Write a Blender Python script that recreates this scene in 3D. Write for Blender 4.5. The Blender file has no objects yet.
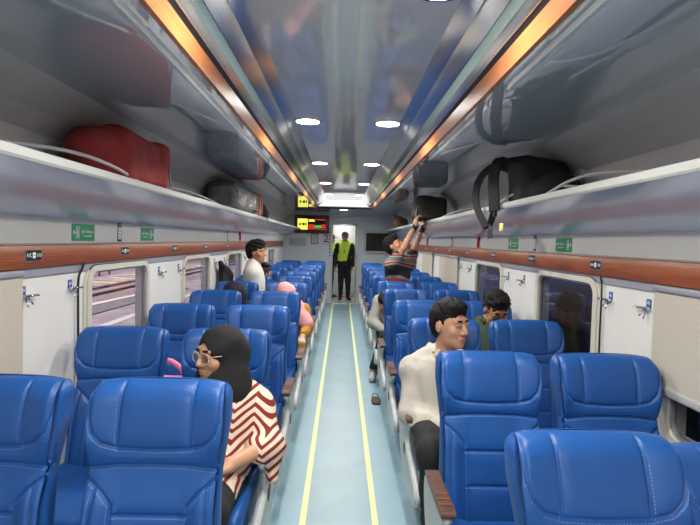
import bpy, bmesh, math, random
import numpy as np
from mathutils import Vector, Matrix
random.seed(7); RNG = np.random.RandomState(5)
S = bpy.context.scene
COL = S.collection
R = math.radians

# ------------------------------------------------------------------ materials
def mat(name, col, rough=.5, metal=0.0, spec=.5, var=0.0, vscale=8, bump=0.0, bscale=60, col2=None, coat=0.0, trans=0.0, ior=1.45, emit=0.0, stretch=None):
    m = bpy.data.materials.new(name); m.use_nodes = True
    nt = m.node_tree; N = nt.nodes; b = N['Principled BSDF']
    b.inputs['Base Color'].default_value = (*col, 1); b.inputs['Roughness'].default_value = rough
    b.inputs['Metallic'].default_value = metal; b.inputs['Specular IOR Level'].default_value = spec
    b.inputs['Coat Weight'].default_value = coat; b.inputs['Transmission Weight'].default_value = trans
    b.inputs['IOR'].default_value = ior
    if emit: b.inputs['Emission Color'].default_value = (*col, 1); b.inputs['Emission Strength'].default_value = emit
    tc = N.new('ShaderNodeTexCoord'); mp = N.new('ShaderNodeMapping'); nt.links.new(tc.outputs['Object'], mp.inputs['Vector'])
    if stretch: mp.inputs['Scale'].default_value = stretch
    if var:
        n = N.new('ShaderNodeTexNoise'); n.inputs['Scale'].default_value = vscale; n.inputs['Detail'].default_value = 5
        nt.links.new(mp.outputs['Vector'], n.inputs['Vector'])
        r = N.new('ShaderNodeValToRGB'); r.color_ramp.elements[0].position = .35; r.color_ramp.elements[1].position = .68
        c2 = col2 or tuple(max(0, c * (1 - var)) for c in col)
        r.color_ramp.elements[0].color = (*c2, 1); r.color_ramp.elements[1].color = (*col, 1)
        nt.links.new(n.outputs['Fac'], r.inputs['Fac']); nt.links.new(r.outputs['Color'], b.inputs['Base Color'])
    if bump:
        n2 = N.new('ShaderNodeTexNoise'); n2.inputs['Scale'].default_value = bscale; n2.inputs['Detail'].default_value = 4
        nt.links.new(mp.outputs['Vector'], n2.inputs['Vector'])
        bp = N.new('ShaderNodeBump'); bp.inputs['Strength'].default_value = bump; bp.inputs['Distance'].default_value = .03 if 10 < bscale < 30 else .01
        nt.links.new(n2.outputs['Fac'], bp.inputs['Height']); nt.links.new(bp.outputs['Normal'], b.inputs['Normal'])
    return m

def wood(name, c1, c2, rough=.4):
    m = mat(name, c1, rough); nt = m.node_tree; N = nt.nodes; b = N['Principled BSDF']
    tc = N.new('ShaderNodeTexCoord'); mp = N.new('ShaderNodeMapping'); mp.inputs['Scale'].default_value = (9, .7, 9)
    nt.links.new(tc.outputs['Object'], mp.inputs['Vector'])
    n = N.new('ShaderNodeTexNoise'); n.inputs['Scale'].default_value = 5; n.inputs['Detail'].default_value = 6; n.inputs['Distortion'].default_value = .6
    nt.links.new(mp.outputs['Vector'], n.inputs['Vector'])
    w = N.new('ShaderNodeTexWave'); w.inputs['Scale'].default_value = 3; w.inputs['Distortion'].default_value = 6; w.bands_direction = 'Z'
    nt.links.new(mp.outputs['Vector'], w.inputs['Vector'])
    mx = N.new('ShaderNodeMath'); mx.operation = 'MULTIPLY_ADD'; mx.inputs[1].default_value = .35
    nt.links.new(w.outputs['Fac'], mx.inputs[0]); nt.links.new(n.outputs['Fac'], mx.inputs[2])
    r = N.new('ShaderNodeValToRGB'); r.color_ramp.elements[0].position = .35; r.color_ramp.elements[1].position = .9
    r.color_ramp.elements[0].color = (*c1, 1); r.color_ramp.elements[1].color = (*c2, 1)
    nt.links.new(mx.outputs[0], r.inputs['Fac']); nt.links.new(r.outputs['Color'], b.inputs['Base Color'])
    return m

M = {}
M['wall'] = mat('wall_white', (.77, .77, .735), .4, var=.04, vscale=3)
M['cream'] = mat('frame_cream', (.60, .59, .51), .4)
M['blind'] = mat('blind_beige', (.50, .46, .39), .8, bump=.15, bscale=300)
M['gloss'] = mat('gloss_grey', (.58, .62, .66), .022, metal=.42, spec=.9, bump=.012, bscale=1.6, coat=.3)
M['gloss_under'] = mat('gloss_lilac', (.66, .70, .80), .12, metal=.15, spec=.7, bump=.02, bscale=2.0)
M['recess'] = mat('gloss_recess', (.60, .60, .61), .06, metal=.0, spec=.75, bump=.008, bscale=1.3)
M['matte'] = mat('matte_grey', (.46, .45, .44), .6, var=.08, vscale=5, bump=.2, bscale=250)
M['lip'] = mat('shelf_white', (.42, .435, .415), .35)
M['strip'] = mat('grey_strip', (.30, .31, .36), .3, spec=.7)
M['steel'] = mat('steel', (.72, .71, .68), .13, .9, bump=.03, bscale=5, stretch=(1, .2, 1))
M['chrome'] = mat('chrome', (.7, .7, .72), .12, 1.0)
M['darkgap'] = mat('dark_gap', (.03, .03, .03), .6)
M['wood'] = wood('rail_wood', (.19, .050, .020), (.31, .092, .036), .38)
M['woodtrim'] = wood('trim_wood', (.34, .11, .036), (.47, .17, .06), .32)
M['padwood'] = mat('pad_brown', (.10, .04, .022), .35, var=.4, vscale=40)
M['floor'] = mat('floor_vinyl', (.225, .365, .43), .36, var=.10, vscale=2.5, bump=.05, bscale=90)
M['aisle'] = mat('aisle_vinyl', (.20, .32, .38), .34, var=.14, vscale=3.5, bump=.05, bscale=90)
M['yellow'] = mat('strip_yellow', (.66, .74, .36), .5, var=.10, vscale=6)
M['leather'] = mat('blue_leather', (.012, .084, .315), .40, spec=.45, var=.12, vscale=7, bump=.10, bscale=420)
M['stitch'] = mat('thread', (.12, .27, .58), .7)
M['shell'] = mat('seat_shell', (.02, .05, .16), .5)
M['plastic'] = mat('grey_plastic', (.50, .53, .53), .38, var=.05)
M['metal'] = mat('grey_metal', (.38, .40, .42), .4, .6)
M['black'] = mat('black_plastic', (.012, .012, .013), .4)
M['screen'] = mat('screen_black', (.006, .006, .008), .12)
M['white'] = mat('white_print', (.85, .86, .84), .5)
M['green'] = mat('sign_green', (.045, .36, .16), .5)
M['bluep'] = mat('sticker_blue', (.03, .09, .33), .5)
M['red'] = mat('red_plastic', (.62, .02, .02), .35)
M['redtxt'] = mat('red_print', (.62, .06, .06), .5)
M['bluetxt'] = mat('blue_print', (.05, .25, .6), .5)
M['lamp'] = mat('lamp_diffuser', (1, .97, .90), .5, emit=9)
M['glow'] = mat('end_face_glow', (1, .98, .93), .5, emit=.85)  # emission imitates lamplight falling on the recess end face
M['led_y'] = mat('led_yellow', (.95, .88, .12), .5, emit=.9)
M['led_r'] = mat('led_red', (.8, .03, .02), .5, emit=.6)
M['led_g'] = mat('led_green', (.05, .6, .1), .5, emit=.6)
M['signbrown'] = mat('sign_brown', (.10, .03, .022), .3)
M['skin'] = mat('skin', (.56, .30, .185), .48, var=.10, vscale=14)
M['skin_d'] = mat('skin_tan', (.46, .225, .125), .48, var=.10, vscale=14)
M['lips'] = mat('lips', (.44, .18, .13), .45)
M['hair'] = mat('hair_black', (.008, .0065, .006), .6, spec=.3, var=.5, vscale=60, bump=.9, bscale=130, stretch=(1, 1, .4))
M['hijab'] = mat('cloth_black', (.010, .010, .011), .85, bump=.3, bscale=350)
M['navy'] = mat('cloth_navy', (.012, .013, .03), .85, bump=.3, bscale=250)
M['pink'] = mat('cloth_pink', (.75, .36, .36), .85, bump=.3, bscale=250)
M['trouser'] = mat('cloth_dark', (.012, .012, .014), .8, bump=.3, bscale=200)
M['shirt'] = mat('cloth_white', (.52, .485, .42), .8, bump=.35, bscale=11, stretch=(1, 1, .35))
M['tee'] = mat('cloth_tee', (.54, .53, .50), .85, bump=.35, bscale=11)
M['olive'] = mat('cloth_olive', (.035, .065, .028), .85, bump=.3, bscale=160)
M['greyc'] = mat('cloth_grey', (.30, .31, .29), .85, bump=.3, bscale=160)
M['mustard'] = mat('cloth_mustard', (.60, .28, .035), .8, var=.5, vscale=30)
M['vest'] = mat('hivis', (.58, .80, .06), .6)
M['eyew'] = mat('eye_white', (.46, .43, .40), .2)
M['iris'] = mat('iris', (.012, .008, .006), .15)
M['glframe'] = mat('frame_clear', (.50, .42, .36), .2)
M['lens'] = mat('lens', (.97, .97, .97), .02, trans=1.0, ior=1.02)
M['redbag'] = mat('bag_red', (.26, .018, .016), .75, var=.25, vscale=12, bump=.35, bscale=180)
M['blackbag'] = mat('bag_black', (.010, .010, .011), .8, bump=.4, bscale=160)
M['darkbag'] = mat('bag_charcoal', (.035, .033, .030), .75, bump=.4, bscale=160)
M['brownbag'] = mat('bag_brown', (.13, .075, .035), .7, var=.4, vscale=20)
M['wrap'] = mat('wrap_grey', (.17, .18, .18), .28, var=.5, vscale=16, bump=.9, bscale=28, coat=.5)
M['orange'] = mat('strap_orange', (.75, .15, .03), .6)
M['lightbag'] = mat('bag_pale', (.55, .50, .47), .6, var=.2)
M['cable'] = mat('cable_grey', (.46, .46, .45), .4)
M['tag_yellow'] = mat('tag_yellow', (.75, .62, .20), .6)
M['pinkbag'] = mat('bag_pink', (.75, .22, .42), .55)
M['sandal'] = mat('sandal_brown', (.07, .025, .015), .5)
M['shoe'] = mat('shoe_grey', (.35, .36, .36), .6)
M['shoeb'] = mat('shoe_black', (.01, .01, .01), .35)
M['ground'] = mat('track_ground', (.50, .44, .44), .9, var=.3, vscale=1.2)
M['ground_d'] = mat('yard_ground', (.08, .07, .065), .9, var=.4, vscale=1.0)
M['concrete'] = mat('concrete', (.50, .47, .48), .9, var=.15, vscale=2)
M['rust'] = mat('rail_rust', (.10, .055, .045), .6)
M['ballast'] = mat('ballast', (.46, .35, .33), .95, var=.5, vscale=9)
M['whiteline'] = mat('line_white', (.75, .75, .74), .7)
M['amber'] = mat('edge_yellow', (.72, .60, .34), .7)
M['traingrey'] = mat('train_grey', (.14, .12, .115), .4)
M['redstep'] = mat('step_pink', (.55, .22, .18), .6)

def glass_mat():
    m = bpy.data.materials.new('window_glass'); m.use_nodes = True
    nt = m.node_tree; N = nt.nodes; N.clear()
    o = N.new('ShaderNodeOutputMaterial'); t = N.new('ShaderNodeBsdfTransparent'); g = N.new('ShaderNodeBsdfGlossy'); mx = N.new('ShaderNodeMixShader')
    f = N.new('ShaderNodeMath'); f.operation = 'MULTIPLY_ADD'; f.inputs[1].default_value = .75; f.inputs[2].default_value = .05; lw = N.new('ShaderNodeLayerWeight'); lw.inputs[0].default_value = .5; pw = N.new('ShaderNodeMath'); pw.operation = 'POWER'; pw.inputs[1].default_value = 5; nt.links.new(lw.outputs['Facing'], pw.inputs[0]); nt.links.new(pw.outputs[0], f.inputs[0])
    t.inputs['Color'].default_value = (.82, .80, .82, 1); g.inputs['Roughness'].default_value = .01
    nt.links.new(f.outputs[0], mx.inputs[0]); nt.links.new(t.outputs[0], mx.inputs[1]); nt.links.new(g.outputs[0], mx.inputs[2]); nt.links.new(mx.outputs[0], o.inputs[0])
    return m
M['glass'] = glass_mat()

def chevron_mat():
    m = mat('tunic_chevron', (.75, .62, .48), .85, bump=.2, bscale=160); nt = m.node_tree; N = nt.nodes; b = N['Principled BSDF']
    L = nt.links.new
    def mth(op, a, bb=None, v=None):
        n = N.new('ShaderNodeMath'); n.operation = op
        for i, x in enumerate((a, bb)):
            if x is None: continue
            if isinstance(x, (int, float)): n.inputs[i].default_value = x
            else: L(x, n.inputs[i])
        return n.outputs[0]
    tc = N.new('ShaderNodeTexCoord'); ns = N.new('ShaderNodeTexNoise'); ns.inputs['Scale'].default_value = 7; ns.inputs['Detail'].default_value = 1
    L(tc.outputs['Object'], ns.inputs['Vector'])
    sp = N.new('ShaderNodeSeparateXYZ'); L(tc.outputs['Object'], sp.inputs[0])
    x = mth('ADD', sp.outputs[0], mth('MULTIPLY', sp.outputs[1], -.25)); z = sp.outputs[2]
    saw = mth('PINGPONG', mth('ADD', x, mth('MULTIPLY', z, .12)), .075)
    v = mth('ADD', z, mth('MULTIPLY', saw, .85)); v = mth('ADD', v, mth('MULTIPLY', ns.outputs['Fac'], .03))
    s = mth('FRACT', mth('MULTIPLY', v, 25.0))
    st = mth('GREATER_THAN', s, .55)
    mx = N.new('ShaderNodeMix'); mx.data_type = 'RGBA'; mx.inputs[6].default_value = (.74, .60, .46, 1); mx.inputs[7].default_value = (.20, .018, .014, 1)
    L(st, mx.inputs[0]); L(mx.outputs[2], b.inputs['Base Color'])
    return m
M['chevron'] = chevron_mat()

def checker_shirt():
    m = mat('shirt_panels', (.16, .16, .15), .8, bump=.2, bscale=120); nt = m.node_tree; N = nt.nodes; b = N['Principled BSDF']
    tc = N.new('ShaderNodeTexCoord'); w = N.new('ShaderNodeTexWave'); w.inputs['Scale'].default_value = 1.15; w.inputs['Distortion'].default_value = 5.0; w.inputs['Detail'].default_value = 1; w.bands_direction = 'Z'
    nt.links.new(tc.outputs['Object'], w.inputs['Vector'])
    r = N.new('ShaderNodeValToRGB'); r.color_ramp.interpolation = 'CONSTANT'; e = r.color_ramp.elements
    e[0].position = 0; e[0].color = (.016, .016, .016, 1); e[1].position = .3; e[1].color = (.20, .20, .19, 1)
    for p, c in ((.52, (.27, .025, .02, 1)), (.80, (.5, .48, .44, 1)), (.86, (.15, .15, .14, 1))):
        q = e.new(p); q.color = c
    nt.links.new(w.outputs['Fac'], r.inputs['Fac']); nt.links.new(r.outputs['Color'], b.inputs['Base Color'])
    return m
M['panelshirt'] = checker_shirt()

# ------------------------------------------------------------------ object helpers
def tag(o, label=None, cat=None, group=None, kind=None):
    if label: o['label'] = label
    if cat: o['category'] = cat
    if group: o['group'] = group
    if kind: o['kind'] = kind
    return o
def link(o, parent=None):
    COL.objects.link(o)
    if parent is not None: o.parent = parent
    return o
def empty(name, loc=(0, 0, 0), label=None, cat=None, group=None, kind=None, parent=None):
    o = bpy.data.objects.new(name, None); link(o, parent); o.location = loc; o.empty_display_size = .1
    return tag(o, label, cat, group, kind)
def meshobj(name, me, parent=None, loc=(0, 0, 0)):
    o = bpy.data.objects.new(name, me); link(o, parent); o.location = loc; return o

class MB:
    """collects shapes into one mesh"""
    def __init__(s): s.v = []; s.f = []; s.m = []; s.sm = []; s.cur = 0
    def add(s, vs, fs, smooth=False):
        o = len(s.v); s.v.extend([tuple(v) for v in vs])
        for f in fs: s.f.append(tuple(i + o for i in f)); s.m.append(s.cur); s.sm.append(smooth)
        return s
    def box(s, x0, x1, y0, y1, z0, z1):
        if x0 > x1: x0, x1 = x1, x0
        if y0 > y1: y0, y1 = y1, y0
        if z0 > z1: z0, z1 = z1, z0
        v = [(x, y, z) for x in (x0, x1) for y in (y0, y1) for z in (z0, z1)]
        return s.add(v, [(0, 1, 3, 2), (4, 6, 7, 5), (0, 4, 5, 1), (2, 3, 7, 6), (0, 2, 6, 4), (1, 5, 7, 3)])
    def rbox(s, x0, x1, y0, y1, z0, z1, r=.01, seg=2):
        bm = bmesh.new(); bmesh.ops.create_cube(bm, size=1)
        for v in bm.verts: v.co = Vector(((x0 + x1) / 2 + v.co.x * (x1 - x0), (y0 + y1) / 2 + v.co.y * (y1 - y0), (z0 + z1) / 2 + v.co.z * (z1 - z0)))
        bmesh.ops.bevel(bm, geom=bm.edges[:], offset=r, segments=seg, profile=.5, affect='EDGES')
        bm.normal_update(); bm.verts.index_update()
        s.add([v.co[:] for v in bm.verts], [[v.index for v in f.verts] for f in bm.faces], True); bm.free(); return s
    def tube(s, pts, r, n=8, closed=False, cap=True):
        pts = [Vector(p) for p in pts]; rs = r if isinstance(r, (list, tuple)) else [r] * len(pts)
        L = len(pts); vs = []; fs = []; up = Vector((0, 0, 1)); pn = None
        for i, p in enumerate(pts):
            a = pts[(i - 1) % L] if (closed or i > 0) else p; b = pts[(i + 1) % L] if (closed or i < L - 1) else p
            t = (b - a).normalized()
            if pn is None:
                pn = t.cross(up)
                if pn.length < 1e-3: pn = t.cross(Vector((1, 0, 0)))
            nn = pn - t * pn.dot(t)
            if nn.length < 1e-6: nn = t.orthogonal()
            pn = nn.normalized(); bb = t.cross(pn)
            for k in range(n):
                a_ = 2 * math.pi * k / n; vs.append(p + (pn * math.cos(a_) + bb * math.sin(a_)) * rs[i])
        for i in range(L if closed else L - 1):
            j = (i + 1) % L
            for k in range(n): fs.append((i * n + k, i * n + (k + 1) % n, j * n + (k + 1) % n, j * n + k))
        if cap and not closed: fs.append(tuple(range(n))[::-1]); fs.append(tuple((L - 1) * n + k for k in range(n)))
        return s.add(vs, fs, True)
    def prism(s, poly, a0, a1, axis='x', smooth=False):
        """poly of 2-D points extruded along an axis (x: (y,z); y: (x,z); z: (x,y))"""
        def P(p, a): return {'x': (a, p[0], p[1]), 'y': (p[0], a, p[1]), 'z': (p[0], p[1], a)}[axis]
        n = len(poly); vs = [P(p, a0) for p in poly] + [P(p, a1) for p in poly]
        return s.add(vs, [tuple(range(n))[::-1], tuple(range(n, 2 * n))] + [(i, (i + 1) % n, n + (i + 1) % n, n + i) for i in range(n)], smooth)
    def ring(s, outer, inner, a0, a1, axis='x'):
        def P(p, a): return {'x': (a, p[0], p[1]), 'y': (p[0], a, p[1]), 'z': (p[0], p[1], a)}[axis]
        n = len(outer); vs = [P(p, a) for a in (a0, a1) for q in (outer, inner) for p in q]
        fs = []
        for i in range(n):
            j = (i + 1) % n
            fs += [(i, j, n + j, n + i), (2 * n + j, 2 * n + i, 3 * n + i, 3 * n + j), (i, 2 * n + i, 2 * n + j, j), (n + j, 3 * n + j, 3 * n + i, n + i)]
        return s.add(vs, fs)
    def disc(s, c, r, h, axis='z', n=24):
        poly = [(r * math.cos(2 * math.pi * k / n), r * math.sin(2 * math.pi * k / n)) for k in range(n)]
        i = {'x': (1, 2, 0), 'y': (0, 2, 1), 'z': (0, 1, 2)}[axis]
        return s.prism([(p[0] + c[i[0]], p[1] + c[i[1]]) for p in poly], c[i[2]] - h / 2, c[i[2]] + h / 2, axis)
    def sphere(s, c, r, n=16):
        bm = bmesh.new(); bmesh.ops.create_uvsphere(bm, u_segments=n, v_segments=n // 2 + 2, radius=1)
        rr = r if isinstance(r, (tuple, list)) else (r, r, r)
        s.add([(c[0] + v.co.x * rr[0], c[1] + v.co.y * rr[1], c[2] + v.co.z * rr[2]) for v in bm.verts], [[v.index for v in f.verts] for f in bm.faces], True); bm.free(); return s
    def mesh(s, name, mats):
        me = bpy.data.meshes.new(name); me.from_pydata(s.v, [], s.f)
        for m in (mats if isinstance(mats, (list, tuple)) else [mats]): me.materials.append(m)
        me.polygons.foreach_set('material_index', s.m); me.polygons.foreach_set('use_smooth', s.sm)
        bm = bmesh.new(); bm.from_mesh(me); bmesh.ops.recalc_face_normals(bm, faces=bm.faces[:]); bm.to_mesh(me); bm.free()
        me.update(); return me
    def build(s, name, mats, parent=None, loc=(0, 0, 0), label=None, cat=None, group=None, kind=None):
        return tag(meshobj(name, s.mesh(name, mats), parent, loc), label, cat, group, kind)

def rrect(cx, cy, w, h, r, n=6):
    pts = []
    for (sx, sy, a0) in ((1, 1, 0), (-1, 1, 90), (-1, -1, 180), (1, -1, 270)):
        for k in range(n + 1):
            a = R(a0 + 90 * k / n); pts.append((cx + sx * (w / 2 - r) + r * math.cos(a), cy + sy * (h / 2 - r) + r * math.sin(a)))
    return pts
def smooth_poly(p, it=2):
    for _ in range(it):
        q = []
        for i in range(len(p)):
            a, b = p[i], p[(i + 1) % len(p)]
            q += [(a[0] * .75 + b[0] * .25, a[1] * .75 + b[1] * .25), (a[0] * .25 + b[0] * .75, a[1] * .25 + b[1] * .75)]
        p = q
    return p
def curve_pts(p, it=3):
    p = [Vector(a) for a in p]
    for _ in range(it):
        q = [p[0]]
        for i in range(len(p) - 1): q += [p[i] * .75 + p[i + 1] * .25, p[i] * .25 + p[i + 1] * .75]
        p = q + [p[-1]]
    return p
FR = {'left': ((0, 1, 0), (0, 0, 1), (1, 0, 0)), 'right': ((0, -1, 0), (0, 0, 1), (-1, 0, 0)), 'far': ((1, 0, 0), (0, 0, 1), (0, -1, 0))}
def mounted(name, side, pos, label, cat, group=None):
    """an Empty lying on a wall: local x to the reader's right, y up, z out of the wall"""
    o = empty(name, (0, 0, 0), label, cat, group); a, b, c = [Vector(v) for v in FR[side]]
    m = Matrix((a, b, c)).transposed().to_4x4(); m.translation = Vector(pos); o.matrix_world = m; return o
def text(name, body, size, m, parent, x, y, z=.003, sx=1.0):
    cu = bpy.data.curves.new(name, 'FONT'); cu.body = body; cu.size = size; cu.align_x = 'CENTER'; cu.align_y = 'CENTER'; cu.extrude = .0006
    t = bpy.data.objects.new(name, cu); COL.objects.link(t)
    me = bpy.data.meshes.new_from_object(t.evaluated_get(bpy.context.evaluated_depsgraph_get()))
    bpy.data.objects.remove(t); me.name = name; me.materials.clear(); me.materials.append(m)
    o = meshobj(name, me, parent, (x, y, z)); o.scale = (sx, 1, 1); return o
PW, YARD, EXPO = 14.5, 9800.0, 0.25
# ------------------------------------------------------------------ camera (eye 1.52 m, a little right of the aisle axis's left)
CAMX, CAMZ, F = -.02, 1.52, 520.0
def setup_camera():
    cd = bpy.data.cameras.new('camera'); cam = bpy.data.objects.new('camera', cd); COL.objects.link(cam)
    cd.sensor_width = 36; cd.lens = F / 700 * 36; cd.clip_start = .05; cd.clip_end = 300
    d = Vector((-8 / F, 22.5 / F, -1)).normalized(); th = R(1.4)
    up = Vector((math.sin(th), math.cos(th), 0)); up = (up - d * up.dot(d)).normalized(); rt = d.cross(up)
    ml = Matrix((rt, d, up)).transposed()      # world axes seen in the camera
    m = ml.transposed().to_4x4(); m.translation = (CAMX, 0, CAMZ); cam.matrix_world = m; S.camera = cam
setup_camera()

# ------------------------------------------------------------------ the carriage shell
Y0, YE = -2.6, 12.4                 # the part of the carriage behind the camera, and the far partition
XW = 1.40
WIN = [(1.10, 2.17), (2.86, 3.68), (4.56, 5.40), (6.28, 7.12), (8.00, 8.84), (9.72, 10.56)]
ZB, ZT = .72, 1.315
floor = MB().box(-1.5, 1.5, Y0, 15.2, -.06, 0).build('floor', M['floor'], kind='structure')
MB().box(-.177, .177, Y0, YE - .02, 0, .0015).build('floor.001', M['aisle'], kind='structure')
MB().box(-.212, -.178, Y0, YE - .05, 0, .004).build('trim_1', M['yellow'], kind='structure')
MB().box(.178, .212, Y0, YE - .05, 0, .004).build('trim_2', M['yellow'], kind='structure')
for sgn, nm in ((-1, 'wall_left'), (1, 'wall_right')):
    w = MB(); x0, x1 = sgn * XW, sgn * (XW + .07)
    w.box(x0, x1, Y0, YE, 0, ZB); w.box(x0, x1, Y0, YE, ZT, 2.2)
    ed = [Y0] + [v for a in WIN for v in a] + [YE]
    for i in range(0, len(ed), 2): w.box(x0, x1, ed[i], ed[i + 1], ZB, ZT)
    w.build(nm, M['wall'], kind='structure')
n = 0
for sgn in (-1, 1):
    for i, (a, b) in enumerate(WIN):
        n += 1; t = empty('window_%d' % n, (sgn * XW, (a + b) / 2, 0), kind='structure')
        hw = (b - a) / 2; zc = (ZB + ZT) / 2; h = ZT - ZB
        f = MB(); f.ring(rrect(0, zc, 2 * hw + .085, h + .06, .10), rrect(0, zc, 2 * hw - .006, h - .006, .07), sgn * -.018, sgn * .02)
        f.ring(rrect(0, zc, 2 * hw + .135, h + .07, .12), rrect(0, zc, 2 * hw + .075, h + .05, .095), sgn * -.010, sgn * .01)
        f.build('window_frame', M['cream'], t)
        g = MB(); g.ring(rrect(0, zc, 2 * hw, h, .07), rrect(0, zc, 2 * hw - .03, h - .03, .06), sgn * -.004, sgn * .02); g.build('window_gasket', M['metal'], t)
        p = MB(); p.box(sgn * .006, sgn * .010, -hw, hw, ZB, ZT); p.build('window_pane', M['glass'], t)
# rails, strips, low ledge
MB().rbox(-XW - .001, -XW + .022, Y0, YE - .35, 1.36, 1.465, .004, 1).build('trim_3', M['wood'], kind='structure')
MB().rbox(XW - .022, XW + .001, Y0, YE - .35, 1.36, 1.465, .004, 1).build('trim_4', M['wood'], kind='structure')
for i, s in enumerate((-1, 1)):
    MB().box(s * XW, s * (XW - .010), Y0, YE, 1.322, 1.36).build('trim_%d' % (5 + i), M['strip'], kind='structure')
    MB().box(s * XW, s * (XW - .006), Y0, YE - .35, 1.465, 1.472).build('trim_%d' % (7 + i), M['lip'], kind='structure')
    MB().rbox(s * XW - .02, s * XW + .02, Y0, YE, .615, .635, .004, 1).build('trim_%d' % (9 + i), M['wood'], kind='structure')
    k = MB(); k.rbox(s * (XW - .05) - .05, s * (XW - .05) + .05, Y0, YE, 0, .18, .012); k.build('baseboard_left' if s < 0 else 'baseboard_right', M['plastic'], kind='structure')

# ceiling: flat glossy side panels, sloped grey panel over the racks, recessed middle
H1, H2, YR = 2.14, 2.32, 10.4
c = MB()
for s in (-1, 1): c.box(s * .55, s * 1.19, Y0, YE, H1, H1 + .03)
c.box(-.55, .55, YR, YE, H1, H1 + .03)
c.build('ceiling', M['gloss'], kind='structure')
c = MB()
for s in (-1, 1):
    prof = [(s * 1.19, H1), (s * 1.25, H1 - .035), (s * 1.33, 2.04), (s * 1.385, 1.96), (s * 1.40, 1.96), (s * 1.40, 2.17), (s * 1.19, 2.17)]
    c.prism(prof, Y0, YE, 'y')
c.build('ceiling.001', M['matte'], kind='structure')
MB().box(-.36, .36, Y0, YR, H2, H2 + .03).build('ceiling.002', M['recess'], kind='structure')
c = MB()
for s in (-1, 1): c.prism([(s * 1.385, 1.60), (s * 1.40, 1.60), (s * 1.40, 1.96), (s * 1.385, 1.96)], Y0, YE, 'y')
c.build('wall_rack_back', M['matte'], kind='structure'); bpy.data.objects['wall_rack_back'].name = 'wall_upper'
for i, s in enumerate((-1, 1)):
    t = empty('trim_%d' % (11 + i), (0, 0, 0), kind='structure')
    w = MB(); w.prism([(s * .552, H1 - .006), (s * .570, H1 - .006), (s * .570, H1 + .06), (s * .532, H1 + .06), (s * .534, H1 + .052)], Y0, YR, 'y'); w.build('wood_board', M['woodtrim'], t)
    g = MB(); g.prism([(s * .534, H1 + .05), (s * .57, H1 + .05), (s * .57, H1 + .075), (s * .510, H1 + .075), (s * .510, H1 + .066)], Y0, YR, 'y'); g.build('dark_gap', M['darkgap'], t)
    k = MB()
    k.prism([(s * .516, H1 + .060), (s * .522, H1 + .060), (s * .50, H1 + .085), (s * .492, H1 + .085)], Y0, YR, 'y')
    k.prism([(s * .492, H1 + .083), (s * .462, H1 + .098), (s * .47, H1 + .112), (s * .50, H1 + .10)], Y0, YR, 'y')
    k.prism([(s * .458, H1 + .096), (s * .405, H1 + .142), (s * .415, H1 + .158), (s * .47, H1 + .112)], Y0, YR, 'y')
    k.prism([(s * .405, H1 + .138), (s * .352, H1 + .178), (s * .36, H1 + .20), (s * .415, H1 + .158)], Y0, YR, 'y')
    k.build('steel_cove', M['steel'], t)
# end face of the recess; emission painted on it stands in for lamplight
t = empty('recess_end_face', (0, YR, H1), 'white far end face of the ceiling recess, lamplight painted on as glow', 'recess end face')
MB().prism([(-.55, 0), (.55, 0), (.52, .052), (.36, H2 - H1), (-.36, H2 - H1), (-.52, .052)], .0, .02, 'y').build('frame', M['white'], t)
MB().prism([(-.50, .05), (.50, .05), (.35, H2 - H1 - .005), (-.35, H2 - H1 - .005)], -.006, .0, 'y').build('diffuser', M['glow'], t)  # no lamp behind this sheet; its glow is painted lamplight
MB().box(-1.5, 1.5, Y0 - .05, Y0, 0, 2.4).build('wall_near', M['wall'], kind='structure')
# roof skin above everything keeps the night out
MB().box(-1.5, 1.5, Y0, 15.2, 2.36, 2.40).build('roof', M['metal'], kind='structure')

# far partition with its doorway
DX0, DX1, DZ = -.235, .345, 1.90
w = MB(); w.box(-XW, DX0, YE, YE + .05, 0, 2.2); w.box(DX1, XW, YE, YE + .05, 0, 2.2); w.box(DX0, DX1, YE, YE + .05, DZ, 2.2)
w.build('wall_far', mat('partition_grey', (.52, .56, .60), .35), kind='structure')
d = empty('door_1', ((DX0 + DX1) / 2, YE, 0), kind='structure'); hw = (DX1 - DX0) / 2
f = MB(); f.box(-hw - .045, -hw, -.02, .07, 0, DZ + .03); f.box(hw, hw + .06, -.02, .07, 0, DZ + .03); f.box(-hw, hw, -.02, .07, DZ, DZ + .035); f.build('door_frame', M['plastic'], d)
MB().box(-hw, hw, -.04, .09, 0, .012).build('threshold', M['steel'], d)
MB().rbox(hw - .05, hw - .03, -.005, .05, .02, DZ - .01, .003, 1).build('door_leaf', M['plastic'], d)
# vestibule and gangway beyond
v = MB(); v.box(-.75, -.70, YE + .05, 15.2, 0, 2.2); v.build('wall_vestibule', M['wall'], kind='structure')
v = MB(); v.box(.75, .80, YE + .05, 15.2, 0, 2.2); v.build('wall_vestibule.001', M['wall'], kind='structure')
MB().box(-.75, .8, YE + .05, 15.2, 2.1, 2.15).build('ceiling.004', M['wall'], kind='structure')
w = MB(); w.box(-.75, -.36, 14.4, 14.45, 0, 2.1); w.box(.38, .8, 14.4, 14.45, 0, 2.1); w.box(-.36, .38, 14.4, 14.45, 1.95, 2.1); w.build('wall_gangway', M['wall'], kind='structure')
MB().box(-.6, .6, 15.15, 15.2, 0, 2.1).build('wall_beyond', M['wall'], kind='structure')
MB().box(-.7, .7, 13.75, 14.05, 0, .03).build('floor.002', M['redstep'], kind='structure')
MB().box(-.7, .7, 12.47, 13.75, 0, .006).build('floor.003', M['plastic'], kind='structure')
d2 = empty('door_2', (0, 14.4, 0), kind='structure')
MB().box(-.36, -.32, -.03, .0, 0, 1.95).box(.34, .38, -.03, 0, 0, 1.95).box(-.36, .38, -.03, 0, 1.92, 1.98).build('door_frame', M['steel'], d2)

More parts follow.
